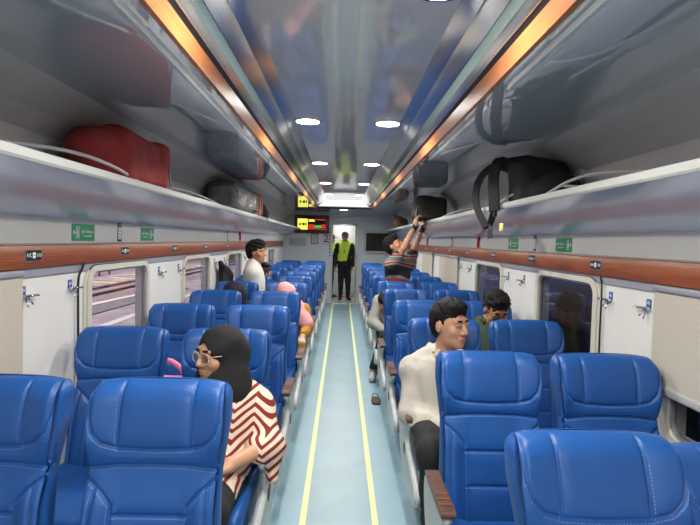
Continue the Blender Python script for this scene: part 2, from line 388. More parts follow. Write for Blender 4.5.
# ------------------------------------------------------------------ luggage racks
for s, side in ((-1, 'left'), (1, 'right')):
    t = empty('luggage_rack', (0, 0, 0), 'long white-edged overhead luggage rack running along the %s wall' % side, 'luggage rack', 'overhead luggage racks')
    b = MB(); b.prism([(s * 1.012, 1.752), (s * 1.40, 1.590), (s * 1.40, 1.62), (s * 1.30, 1.765), (s * 1.012, 1.772)], Y0, YE - .055, 'y'); b.build('shelf', M['gloss_under'], t)
    b = MB(); b.prism(smooth_poly([(s * 1.0, 1.744), (s * 1.02, 1.744), (s * 1.02, 1.782), (s * 1.0, 1.782)], 1), Y0, YE - .055, 'y'); b.build('shelf_edge', M['lip'], t)

# ------------------------------------------------------------------ ceiling lamps
ORD = ['first', 'second', 'third', 'fourth', 'fifth', 'sixth', 'seventh', 'eighth', 'ninth', 'tenth', 'eleventh', 'twelfth']
rim = MB().ring([(.094 * math.cos(a), .094 * math.sin(a)) for a in np.linspace(0, 2 * math.pi, 28)[:-1]], [(.078 * math.cos(a), .078 * math.sin(a)) for a in np.linspace(0, 2 * math.pi, 28)[:-1]], -.010, 0, 'z').mesh('rim', M['chrome'])
dif = MB().disc((0, 0, -.006), .079, .010).mesh('diffuser', M['lamp'])
LY = [-2.15, -.25, 1.65, 3.55, 5.45, 7.35, 9.15]
for i, y in enumerate(LY):
    for s, side in ((-1, 'left'), (1, 'right')):
        w = 'behind the camera' if y < 0 else 'overhead of the nearest seats' if y < 3 else {3: 'of the pair nearest the camera in view', 4: 'of the second pair ahead', 5: 'of the third pair ahead', 6: 'of the last pair before the end panel'}[i]
        if y < 0: w += ', %s pair back' % ('far' if i == 0 else 'near')
        t = empty('ceiling_downlight', (s * .27, y, H2), 'round white ceiling downlight on the %s, %s' % (side, w), 'ceiling light', 'round recessed downlights')
        meshobj('rim', rim, t); meshobj('diffuser', dif, t)
        l = bpy.data.lights.new('downlight', 'AREA'); l.shape = 'DISK'; l.size = .155; l.energy = PW; l.color = (1, .955, .89); l.spread = R(170)
        lo = bpy.data.objects.new('downlight', l); link(lo, t); lo.location = (0, 0, -.014)
t = empty('ceiling_downlight', (0, 10.6, H1), 'small round downlight in the low ceiling before the far doorway', 'ceiling light', 'round recessed downlights')
meshobj('rim', rim, t); meshobj('diffuser', dif, t)
l = bpy.data.lights.new('downlight', 'AREA'); l.shape = 'DISK'; l.size = .155; l.energy = PW; l.color = (1, .97, .92); lo = bpy.data.objects.new('downlight', l); link(lo, t); lo.location = (0, 0, -.014)
t = empty('ceiling_downlight', (.05, 13.1, 2.1), 'round downlight in the vestibule beyond the doorway', 'ceiling light', 'round recessed downlights')
meshobj('rim', rim, t); meshobj('diffuser', dif, t)
l = bpy.data.lights.new('downlight', 'AREA'); l.shape = 'DISK'; l.size = .155; l.energy = PW * .35; lo = bpy.data.objects.new('downlight', l); link(lo, t); lo.location = (0, 0, -.014)
t = empty('ceiling_downlight', (.0, 14.8, 2.1), 'round downlight at the far end of the gangway', 'ceiling light', 'round recessed downlights')
meshobj('rim', rim, t); meshobj('diffuser', dif, t)
l = bpy.data.lights.new('downlight', 'AREA'); l.shape = 'DISK'; l.size = .155; l.energy = PW * .3; lo = bpy.data.objects.new('downlight', l); link(lo, t); lo.location = (0, 0, -.014)

# ------------------------------------------------------------------ blinds, hooks, cables, plates and signs
def blind(s, a, b, zb, label):
    t = empty('roller_blind', (s * (XW - .03), (a + b) / 2, 0), label, 'blind', 'beige roller blinds'); hw = (b - a) / 2
    MB().box(-.0015, .0015, -hw, hw, zb, 1.345).build('fabric', M['blind'], t)
    MB().rbox(-.012, .012, -hw - .004, hw + .004, zb - .035, zb, .006).build('bottom_bar', M['lip'], t)
    MB().rbox(-.012, .02 if s > 0 else .012, -hw, hw, 1.33, 1.358, .006).build('roller_case', M['strip'], t)
blind(-1, .95, 2.22, .74, 'beige roller blind drawn down the left window beside the nearest seats')
blind(1, .95, 2.275, .93, 'beige roller blind over the right window, leaving a gap below it')
blind(1, 6.2, 7.35, .80, 'beige roller blind drawn down the right wall behind the reaching man')
blind(1, 7.93, 8.92, .80, 'beige roller blind on the right wall, farther than the reaching man')
pl = MB().rbox(-.022, .022, -.026, .026, 0, .004, .0015, 1).mesh('sticker_plate', M['bluep'])
wm = MB().tube([(-.008, .008, .004), (-.008, -.008, .004)], .003, 6).tube([(.0, .012, .004), (.012, .0, .004)], .003, 6).mesh('sticker_mark', M['white'])
arm = MB().rbox(-.02, .025, -.032, -.016, .004, .03, .004).tube([(0, -.024, .02), (.09, -.026, .03)], .007, 8).tube([(.06, -.026, .026), (.06, -.022, .05)], .006, 8).mesh('hook_arm', M['chrome'])
prg = MB().tube([(0, -.03, .015), (-.012, -.06, .03), (-.018, -.078, .04)], .004, 6).tube([(.02, -.03, .015), (.026, -.055, .028), (.034, -.07, .034)], .004, 6).mesh('hook_prongs', M['chrome'])
HK = {'left': [2.27, 2.66, 3.95, 4.42, 5.66, 6.14, 7.36, 7.86], 'right': [2.36, 2.70, 4.0, 4.38, 5.66, 6.10]}
HL = {'left': ['near the drawn blind', 'beside the near edge of the first clear window', 'past the first clear window', 'beside the near edge of the second clear window', 'just past the second clear window', 'above the hanging black jacket', 'just past the third clear window', 'before the fourth clear window'],
      'right': ['beside the half-drawn blind', 'near the cord of the first clear window', 'past the first clear window', 'beside the near edge of the second clear window', 'past the second clear window', 'next to the blind behind the reaching man']}
for side in HK:
    for y, wh in zip(HK[side], HL[side]):
        t = mounted('wall_hook', side, (-XW if side == 'left' else XW, y, 1.262), 'chrome coat hook on the %s wall %s' % (side, wh), 'hook', 'chrome wall hooks with blue stickers')
        meshobj('sticker_plate', pl, t); meshobj('sticker_mark', wm, t); meshobj('hook_arm', arm, t); meshobj('hook_prongs', prg, t)
        t.scale = (-.85 if side == 'right' else .85, .85, .85)
MB().tube(curve_pts([(XW - .016, 2.79, 1.36), (XW - .016, 2.765, 1.30), (XW - .014, 2.775, 1.1), (XW - .014, 2.77, .7)]), .005, 6).build('window_cord', M['black'], label='thin black cord hanging beside the near edge of right clear window', cat='cord')
MB().tube(curve_pts([(-XW + .02, 2.76, 1.36), (-XW + .03, 2.74, 1.345), (-XW + .016, 2.71, 1.30), (-XW + .014, 2.72, 1.1), (-XW + .014, 2.72, .66)]), .006, 6).build('window_cord', M['black'], label='black cord running down beside the first clear left window', cat='cord')

plate = MB().prism(rrect(0, 0, .124, .054, .012), 0, .003, 'z').mesh('plate_edge', M['metal'])
plate2 = MB().prism(rrect(0, 0, .116, .047, .012), .003, .0045, 'z').mesh('plate_face', M['black'])
def num_plate(side, y, a, b, k):
    t = mounted('seat_number_plate', side, ((-1 if side == 'left' else 1) * (XW - .022), y, 1.418), 'black seat number plate %s %s on the %s wooden rail' % (a, b, side), 'number plate', 'black seat number plates')
    meshobj('plate_edge', plate, t); meshobj('plate_face', plate2, t)
    text('lettering', a, .022, M['white'], t, -.037, 0, .0055); text('lettering', b, .022, M['white'], t, .037, 0, .0055)
    MB().ring(rrect(0, 0, .020, .026, .002, 2), rrect(0, 0, .016, .022, .002, 2), .0045, .006, 'z').box(-.007, .007, -.0105, -.001, .0045, .006).box(-.007, .007, .001, .0105, .0045, .006).build('pictogram', M['white'], t)
for k in range(9):
    num_plate('left', 2.31 + .966 * k, '%dC' % (11 - k), '%dD' % (11 - k), k)
    num_plate('right', 2.83 + .966 * k, '%dA' % (11 - k), '%dB' % (11 - k), k)
def evac(side, y, flip, lab):
    t = mounted('evacuation_sign', side, ((-1 if side == 'left' else 1) * XW, y, 1.525), lab, 'sign', 'green evacuation route signs')
    MB().box(-.122, .122, -.045, .045, 0, .002).build('panel', M['green'], t)
    f = -1 if flip else 1
    text('lettering', 'Jalur Evakuasi', .026, M['white'], t, f * .04, .006, .003, .9); text('lettering', 'Evacuation Route', .013, M['white'], t, f * .04, -.018, .003)
    p = MB(); p.ring(rrect(-f * .063, 0, .03, .062, .002, 2), rrect(-f * .063, 0, .024, .056, .002, 2), .002, .003, 'z')
    p.disc((-f * .064, .016, .0025), .005, .001, 'z', 10); p.box(-f * .072, -f * .058, -.006, .008, .002, .003); p.box(-f * .074, -f * .068, -.022, -.006, .002, .003); p.box(-f * .06, -f * .054, -.022, -.006, .002, .003); p.build('pictogram', M['white'], t)
    q = MB(); q.box(-f * .102, -f * .086, -.004, .004, .002, .003); q.prism([(-f * .112, 0), (-f * .098, .014), (-f * .098, -.014)], .002, .003, 'z'); q.build('arrow', M['white'], t)
evac('left', 2.80, False, 'green evacuation sign on the left wall, arrow at its left end')
evac('left', 3.71, True, 'green evacuation sign on the left wall, arrow at its right end')
evac('right', 3.31, True, 'green evacuation sign on the right wall, arrow at its right end')
evac('right', 4.29, False, 'green evacuation sign on the right wall below the hanging straps')
for side, y in (('left', 3.25), ('right', 3.81), ('right', 6.7), ('left', 6.3)):
    far = y > 5
    t = mounted('notice_sign', side, ((-1 if side == 'left' else 1) * XW, y, 1.535), ('small framed white notice high on the %s wall far down the carriage' if far else 'narrow black and white vertical notice on the %s wall between green signs') % side, 'sign')
    MB().box(-.028, .028, -.058, .058, 0, .002).build('panel', M['black'], t)
    MB().box(-.021, .021, -.045, .030, .002, .003).build('sheet', M['white'], t)
    q = MB()
    for j in range(4): q.box(-.008, .008, -.036 + j * .018, -.028 + j * .018, .003, .004)
    q.box(-.02, .02, .038, .05, .002, .003); q.build('print', [M['strip']], t)
def hammer(side, y, lab):
    t = mounted('emergency_hammer', side, ((-1 if side == 'left' else 1) * XW, y, 1.53), lab, 'emergency hammer', 'red emergency hammers')
    MB().rbox(-.012, .012, -.055, .04, .004, .026, .006).build('handle', M['red'], t)
    MB().tube([(-.045, .05, .015), (.03, .05, .015)], [.008, .011], 8).build('hammer_head', M['red'], t)
    MB().rbox(-.02, .02, .02, .06, 0, .012, .004).build('bracket', M['black'], t)
hammer('right', 5.35, 'red emergency hammer on the right wall beyond the hanging backpack straps')
hammer('left', 7.0, 'red emergency hammer on the left wall behind the standing boy')
hammer('right', 8.55, 'red emergency hammer on the right wall beyond the reaching man')
t = mounted('round_speaker', 'right', (XW - .012, 3.06, 1.90), 'round grey speaker grille on the wall above the right rack', 'speaker')
t.rotation_euler.rotate_axis('X', R(12))
MB().disc((0, 0, .004), .075, .014, 'z', 32).build('rim', M['plastic'], t); MB().disc((0, 0, .012), .062, .006, 'z', 32).build('grille', M['matte'], t)

# things on the far partition
def far(name, x, z, lab, cat): return mounted(name, 'far', (x, YE - .001, z), lab, cat)
t = far('led_display', -.74, 1.875, 'brown framed led display on the partition left of the doorway', 'led sign')
MB().rbox(-.41, .41, -.215, .215, 0, .05, .01).build('housing', M['signbrown'], t)
MB().box(-.35, .36, -.16, .16, .05, .053).build('display_screen', M['screen'], t)
q = MB(); q.box(-.34, -.10, -.13, .13, .053, .057); q.box(-.08, .06, .06, .115, .053, .057); q.build('yellow_field', M['led_y'], t)
q = MB(); q.box(-.30, -.26, -.03, .03, .057, .059).box(-.23, -.17, -.03, .03, .057, .059).box(-.155, -.125, -.03, .03, .057, .059); q.build('print', M['black'], t)
q = MB(); q.box(-.08, .05, -.12, .0, .053, .056).box(.05, .32, -.12, -.10, .053, .056).box(.22, .32, -.08, .0, .053, .056).box(.08, .32, .10, .125, .053, .056); q.build('red_field', M['led_r'], t)
MB().box(.06, .22, -.085, -.02, .053, .057).build('green_field', M['led_g'], t)
t = far('framed_notice', -.67, 1.53, 'small dark framed notice below the led display', 'notice')
MB().ring(rrect(0, 0, .17, .24, .01, 2), rrect(0, 0, .14, .21, .008, 2), 0, .012, 'z').build('frame', M['black'], t); MB().box(-.07, .07, -.105, .105, 0, .006).build('sheet', M['lip'], t)
q = MB()
for j in range(3): q.box(-.04, .04, -.05 + j * .05, -.03 + j * .05, .006, .007)
q.build('print', M['strip'], t)
t = far('coach_number_sticker', -.40, 1.53, 'white sticker with a black number two beside the doorway', 'sticker'); MB().box(-.085, .085, -.13, .13, 0, .002).build('sheet', M['lip'], t); text('lettering', '2', .26, M['black'], t, 0, .01, .003)
t = far('vertical_lettering', -.292, 1.46, 'vertical red and blue lettering on the edge of the partition', 'lettering')
q = MB(); q2 = MB()
for j in range(9):
    z = .32 - j * .08; (q if j < 6 else q2).box(-.03, .012, z - .014, z + .012, 0, .002); (q if j < 6 else q2).box(-.03, -.012, z - .03, z + .03, 0, .002)
q.build('red_letters', M['redtxt'], t); q2.build('blue_letters', M['bluetxt'], t)
t = far('ventilation_grille', -1.07, 1.455, 'dark rectangular ventilation grille low on the partition', 'vent')
MB().rbox(-.20, .20, -.09, .09, 0, .012, .004).build('frame', M['strip'], t)
q = MB()
for j in range(7): q.box(-.185, .185, -.078 + j * .023, -.066 + j * .023, .012, .016)
q.build('slats', M['matte'], t)
t = far('wall_television', .88, 1.49, 'black television screen in a pale frame right of the doorway', 'television')
MB().ring(rrect(0, 0, .76, .54, .03), rrect(0, 0, .66, .43, .02), 0, .05, 'z').build('frame', M['lip'], t); MB().box(-.34, .34, -.22, .22, 0, .03).build('screen', M['screen'], t)
# ------------------------------------------------------------------ seats
def seg_dist(px, pz, line):
    d = np.full(px.shape, 9.0)
    for (a, b) in zip(line[:-1], line[1:]):
        ax, az = a; bx, bz = b; vx, vz = bx - ax, bz - az; L2 = vx * vx + vz * vz
        t = np.clip(((px - ax) * vx + (pz - az) * vz) / L2, 0, 1); d = np.minimum(d, np.hypot(px - ax - t * vx, pz - az - t * vz))
    return d
T = 1.052; ZBK = .40
def lean(z): return -.13 * (T - z) / .62
def halfw(z):
    return float(np.interp(z, [.38, .55, .70, .78, .86, .93, 1.01, 1.052], [.203, .203, .198, .197, .207, .213, .210, .201]))
SE = []
for s in (1, -1):
    SE += [[(s * .196, T + .06), (s * .203, 1.0), (s * .201, .95), (s * .188, .905), (s * .160, .872), (s * .113, .858)],
           [(s * .113, T + .06), (s * .113, .858)],
           [(s * .19, .765), (s * .15, .735), (s * .117, .695), (s * .117, .40)], [(s * .168, .745), (s * .180, .6), (s * .185, .40)]]
SE += [[(-.113, .858), (0, .853), (.113, .858)], [(-.215, .795), (-.1, .806), (0, .808), (.1, .806), (.215, .795)], [(-.117, .665), (.117, .665)], [(-.117, .53), (.117, .53)]]
def backrest_mesh():
    nu = 104; r = .058
    zs = list(np.linspace(ZBK, T - r, 136)) + [T - r + r * math.sin(a) for a in np.linspace(0, math.pi / 2, 11)[1:]]
    zs = np.array(zs); us = np.linspace(-1, 1, nu + 1)
    th = np.interp(zs, [.4, .6, .8, .95, T], [.10, .09, .085, .115, .116])
    vs, fs, mi = [], [], []
    top = np.clip((zs - (T - r)) / r, 0, 1); roll = r - np.sqrt(np.maximum(r * r - (top * r) ** 2, 0))
    yf = np.array([lean(z) for z in zs]) + roll; yb = np.array([lean(z) for z in zs]) + th - roll
    W = np.array([halfw(z) for z in zs])
    X = W[:, None] * us[None, :]; Z = np.repeat(zs[:, None], nu + 1, 1)
    arc = Z + np.repeat((np.arcsin(top) * r - top * r)[:, None], nu + 1, 1)
    dmin = np.full(X.shape, 9.0)
    for l in SE: dmin = np.minimum(dmin, seg_dist(X, arc, l))
    off = (-.0085 * np.exp(-(dmin / .0038) ** 2) + .0035 * (1 - np.exp(-(dmin / .02) ** 2)))
    A = np.abs(us)[None, :]
    wing = np.interp(Z, [.80, .88, 1.0, T], [0, 1, 1, .4]); bol = np.interp(Z, [.42, .5, .7, .80], [1, 1, .8, 0])
    off = off + wing * .016 * np.clip((A - .5) / .4, 0, 1) ** 1.5 + bol * .026 * np.clip((A - .45) / .35, 0, 1) ** 1.3
    off = off + .006 * np.exp(-((Z - .93) / .08) ** 2) - .008 * np.exp(-((Z - .78) / .06) ** 2)
    edge = np.clip((A - .955) / .045, 0, 1); off = (off - .010 * edge ** 2) * (1 - top[:, None] ** 6)
    Yf = yf[:, None] - off * np.cos(np.arcsin(top))[:, None]
    Zf = Z + off * top[:, None] - .010 * (A ** 4) * np.clip((Z - .9) / .15, 0, 1)
    nz = len(zs); idx = lambda i, j: i * (nu + 1) + j
    for i in range(nz):
        for j in range(nu + 1): vs.append((X[i, j], Yf[i, j], Zf[i, j]))
    for i in range(nz - 1):
        for j in range(nu): fs.append((idx(i, j), idx(i, j + 1), idx(i + 1, j + 1), idx(i + 1, j))); mi.append(0)
    # back skin: coarse, shares the height levels
    b0 = len(vs); nb = 10; ub = np.linspace(-1, 1, nb + 1)
    for i in range(nz):
        for u in ub: vs.append((W[i] * u * (1 if abs(u) < 1 else .99), yb[i] + .012 * (1 - u * u), zs[i] - .010 * u ** 4 * min(1, max(0, (zs[i] - .9) / .15)) - (0.0005 if i == nz - 1 else 0)))
    for i in range(nz - 1):
        for j in range(nb): a = b0 + i * (nb + 1) + j; fs.append((a + 1, a, a + nb + 1, a + nb + 2)); mi.append(2)
    # side panels with a piping line
    for s, jf, jb in ((-1, 0, 0), (1, nu, nb)):
        k0 = len(vs); kk = 6
        for i in range(nz):
            yA = Yf[i, jf]; yB = yb[i]; zA = Zf[i, jf]
            for q in range(1, kk):
                t = q / kk; vs.append((s * (W[i] + .011 * (math.sin(math.pi * t) ** .6) * (1 - top[i] ** 3)), yA + (yB - yA) * t, zA))
        def V(i, q):
            if q == 0: return idx(i, jf)
            if q == kk: return b0 + i * (nb + 1) + jb
            return k0 + i * (kk - 1) + q - 1
        for i in range(nz - 1):
            for q in range(kk):
                f = (V(i, q), V(i + 1, q), V(i + 1, q + 1), V(i, q + 1)); fs.append(f if s > 0 else f[::-1]); mi.append(0)
    me = bpy.data.meshes.new('backrest'); me.from_pydata(vs, [], fs)
    for m in (M['leather'], M['stitch'], M['leather']): me.materials.append(m)
    me.polygons.foreach_set('material_index', mi); me.polygons.foreach_set('use_smooth', [True] * len(fs))
    bm = bmesh.new(); bm.from_mesh(me)
    bmesh.ops.remove_doubles(bm, verts=bm.verts[:], dist=.0004)
    # stitches along the seams
    def surf(x, z):
        i = int(np.clip(np.searchsorted(zs, z), 1, nz - 1)); a = (z - zs[i - 1]) / max(1e-6, zs[i] - zs[i - 1]); w = W[i]
        j = np.clip((x / w + 1) / 2 * nu, 0, nu - 1e-3); j0 = int(j); b = j - j0
        return (Yf[i - 1, j0] * (1 - b) + Yf[i - 1, j0 + 1] * b) * (1 - a) + (Yf[i, j0] * (1 - b) + Yf[i, j0 + 1] * b) * a
    for l in SE:
        for (a, b) in zip(l[:-1], l[1:]):
            d = Vector((b[0] - a[0], b[1] - a[1])); L = d.length; d /= L; nn = Vector((-d.y, d.x))
            if nn.x * a[0] < 0 or (abs(nn.x) < .2 and nn.y > 0): nn = -nn
            k = 0
            while k < L:
                p0 = Vector(a) + d * k + nn * .008; p1 = p0 + d * .0055; k += .009
                if max(p0.y, p1.y) > T - .06 or abs(p0.x) > halfw(p0.y) - .004: continue
                q = [p0 + nn * .0008, p1 + nn * .0008, p1 - nn * .0008, p0 - nn * .0008]
                f = bm.faces.new([bm.verts.new((w.x, surf(w.x, w.y) - .0012, w.y)) for w in q]); f.material_index = 1
                if f.calc_center_median().y and f.normal.y > 0: f.normal_flip()
    bm.normal_update(); bm.to_mesh(me); bm.free(); me.update(); return me
def cushion_mesh():
    nx, ny = 30, 30; vs = []; fs = []
    yb, yf = -.17, -.70; w = .205
    b = MB()
    prof = [(yb, .42), (yb - .15, .425), (yb - .33, .44), (yf + .06, .448), (yf + .02, .44), (yf, .41), (yf + .004, .36), (yf + .03, .325), (yf + .07, .31), (yb, .31)]
    P = curve_pts([(0, a, c) for a, c in prof], 2)
    n = len(P); us = np.linspace(-1, 1, nx + 1)
    for p in P:
        for u in us:
            k = max(0, min(1, (p.z - .34) / .08)); bol = .022 * max(0, (abs(u) - .5) / .5) ** 1.5 * k - .006 * math.exp(-((abs(u) - .55) / .03) ** 2) * k
            e = max(0, (abs(u) - .93) / .07); vs.append((w * u, p.y + (.012 * e * e if p.y < yf + .03 else 0), p.z + bol - .012 * e * e * k))
    for i in range(n - 1):
        for j in range(nx): a = i * (nx + 1) + j; fs.append((a, a + 1, a + nx + 2, a + nx + 1))
    fs.append(tuple(i * (nx + 1) for i in range(n))); fs.append(tuple(i * (nx + 1) + nx for i in range(n))[::-1])
    b.add(vs, fs, True); return b.mesh('seat_cushion', M['leather'])
BACK, CUSH = backrest_mesh(), cushion_mesh()
SIDE = {}
for s in (1, -1):
    o = smooth_poly([(-.02, .555), (-.12, .562), (-.40, .560), (-.425, .545), (-.395, .52), (-.33, .48), (-.33, .42), (-.44, .385), (-.66, .355), (-.735, .30), (-.70, .225), (-.42, .20), (-.16, .25), (-.05, .36), (.0, .47)], 2)
    x0, x1 = s * .232, s * .268
    sp = MB().prism(o, x0, x1, 'x').mesh('side_panel', M['plastic'])
    bm = bmesh.new(); bm.from_mesh(sp); e = [e for e in bm.edges if len(e.link_faces) == 2 and max(len(f.verts) for f in e.link_faces) > 6]
    bmesh.ops.bevel(bm, geom=e, offset=.008, segments=2, affect='EDGES'); bm.to_mesh(sp); bm.free()
    for p in sp.polygons: p.use_smooth = len(p.vertices) < 6
    pad = MB().prism(smooth_poly([(-.06, .562), (-.41, .560), (-.432, .566), (-.425, .583), (-.39, .590), (-.08, .590)], 2), s * .224, s * .276, 'x').mesh('armrest_pad', M['padwood'])
    rid = MB().box(s * .226, s * .274, -.38, -.374, .588, .5925)
    lat = MB().rbox(s * .250 - .02, s * .250 + .022, -.33, -.27, .345, .405, .006).mesh('latch', M['black'])
    SIDE[s] = (sp, pad, rid.mesh('ridges', M['wood']), lat)
ped = MB().rbox(-.17, .17, -.58, -.20, .24, .31, .01).rbox(-.13, -.08, -.50, -.26, .02, .25, .008).rbox(.08, .13, -.50, -.26, .02, .25, .008).rbox(-.15, .15, -.54, -.22, 0, .022, .006, 1).mesh('pedestal', M['metal'])
lev = MB().tube(curve_pts([(0, -.66, .30), (0, -.71, .24), (0, -.715, .20)]), .012, 8).mesh('foot_lever', M['orange'])
SEATX = {('left', 'aisle'): -.59, ('left', 'window'): -1.115, ('right', 'aisle'): .622, ('right', 'window'): 1.128}
LROW = [1.64 + .965 * k for k in range(11)]; RROW = [1.24, 2.18] + [3.14 + .968 * k for k in range(9)]
NOTE = {('left', 'aisle', 1): 'holding the woman in black hijab', ('right', 'aisle', 2): 'holding the man in white shirt', ('right', 'window', 3): 'holding the man in green shirt', ('left', 'aisle', 4): 'holding the pink-hijabed passenger'}
RECL = {('right', 'window', 0): R(21), ('right', 'aisle', 0): R(8)}
for bank, rows in (('left', LROW), ('right', RROW)):
    for pos in ('aisle', 'window'):
        for k, y in enumerate(rows):
            x = SEATX[bank, pos] + (.035 if (bank, pos, k) == ('right', 'aisle', 0) else 0); nt = NOTE.get((bank, pos, k))
            lab = 'blue leather train seat on the %s bank beside the %s, %s' % (bank, pos, ('nearest row to the camera' if k == 0 else ORD[k] + ' row from the camera'))
            if nt: lab = 'blue leather train seat %s, %s bank' % (nt, bank)
            t = empty('train_seat', (x, y, 0), lab, 'seat', 'blue leather train seats')
            b = meshobj('backrest', BACK, t); a = RECL.get((bank, pos, k), 0) + (random.uniform(-.012, .012) if k > 2 else 0)
            if a:
                m = Matrix.Translation((0, -.12, .45)) @ Matrix.Rotation(-a, 4, 'X') @ Matrix.Translation((0, .12, -.45)); b.matrix_local = m
            meshobj('seat_cushion', CUSH, t); meshobj('pedestal', ped, t)
            if pos == 'aisle':
                sp, pad, rid, lat = SIDE[1 if bank == 'left' else -1]
                q = meshobj('side_panel', sp, t); meshobj('latch', lat, q); p = meshobj('armrest_pad', pad, t)
                if k < 4: [meshobj('pad_ridge', rid, p, (0, dy, 0)) for dy in (0, .04, .08)]
                if k < 4: meshobj('foot_lever', lev, t, ((-1 if bank == 'right' else 1) * .20, 0, 0))
            else:
                sp, pad, rid, lat = SIDE[-1 if bank == 'left' else 1]
                meshobj('side_panel', sp, t, ((.03 if bank == 'left' else -.03), 0, 0)); meshobj('armrest_pad', pad, t, ((.03 if bank == 'left' else -.03), 0, 0))
# ------------------------------------------------------------------ implicit shapes: people, bags
def unit(v): v = np.asarray(v, float); return v / (np.linalg.norm(v) + 1e-9)
def frame(f, u):
    f = unit(f); u = np.asarray(u, float); u = unit(u - f * u.dot(f)); return np.stack([np.cross(f, u), f, u])   # rows: right, forward, up
class E:
    def __init__(s, c, r, Rm=None, k=.02, op='+'): s.c = np.asarray(c, float); s.r = np.asarray(r, float); s.R = Rm; s.k = k; s.op = op
    def box(s): m = max(s.r); return s.c - m, s.c + m
    def d(s, P):
        q = P - s.c
        if s.R is not None: q = q @ s.R.T
        k0 = np.sqrt(((q / s.r) ** 2).sum(-1)); k1 = np.sqrt(((q / s.r ** 2) ** 2).sum(-1)) + 1e-9
        return k0 * (k0 - 1) / k1
    def grow(s, g): return E(s.c, s.r + g, s.R, s.k, s.op)
class K:
    def __init__(s, a, b, ra, rb=None, k=.02, op='+'): s.a = np.asarray(a, float); s.b = np.asarray(b, float); s.ra = ra; s.rb = ra if rb is None else rb; s.k = k; s.op = op
    def box(s): m = max(s.ra, s.rb); return np.minimum(s.a, s.b) - m, np.maximum(s.a, s.b) + m
    def d(s, P):
        ab = s.b - s.a; t = np.clip(((P - s.a) @ ab) / (ab @ ab + 1e-12), 0, 1)
        return np.sqrt(((P - s.a - t[..., None] * ab) ** 2).sum(-1)) - (s.ra + (s.rb - s.ra) * t)
    def grow(s, g): return K(s.a, s.b, s.ra + g, s.rb + g, s.k, s.op)
class B:
    def __init__(s, c, h, r, Rm=None, k=.02, op='+'): s.c = np.asarray(c, float); s.h = np.asarray(h, float); s.r = r; s.R = Rm; s.k = k; s.op = op
    def box(s): m = np.linalg.norm(s.h); return s.c - m, s.c + m
    def d(s, P):
        q = P - s.c
        if s.R is not None: q = q @ s.R.T
        q = np.abs(q) - (s.h - s.r); return np.sqrt((np.maximum(q, 0) ** 2).sum(-1)) + np.minimum(q.max(-1), 0) - s.r
    def grow(s, g): return B(s.c, s.h + g, s.r + g, s.R, s.k, s.op)
class H:   # cut everything on the +n side of a plane
    def __init__(s, p, n, k=.004): s.p = np.asarray(p, float); s.n = unit(n); s.k = k; s.op = 'cut'
    def grow(s, g): return s
def wrinkle(P, amp, f, seed):
    r = np.random.RandomState(seed); d = 0
    for i in range(5):
        w = unit(r.normal(size=3)) * f * (1 + .55 * i); d = d + np.sin(P @ w + r.uniform(0, 6) + 1.3 * np.sin(P @ (unit(r.normal(size=3)) * f * .6))) / (1 + .6 * i)
    return amp * d * .5
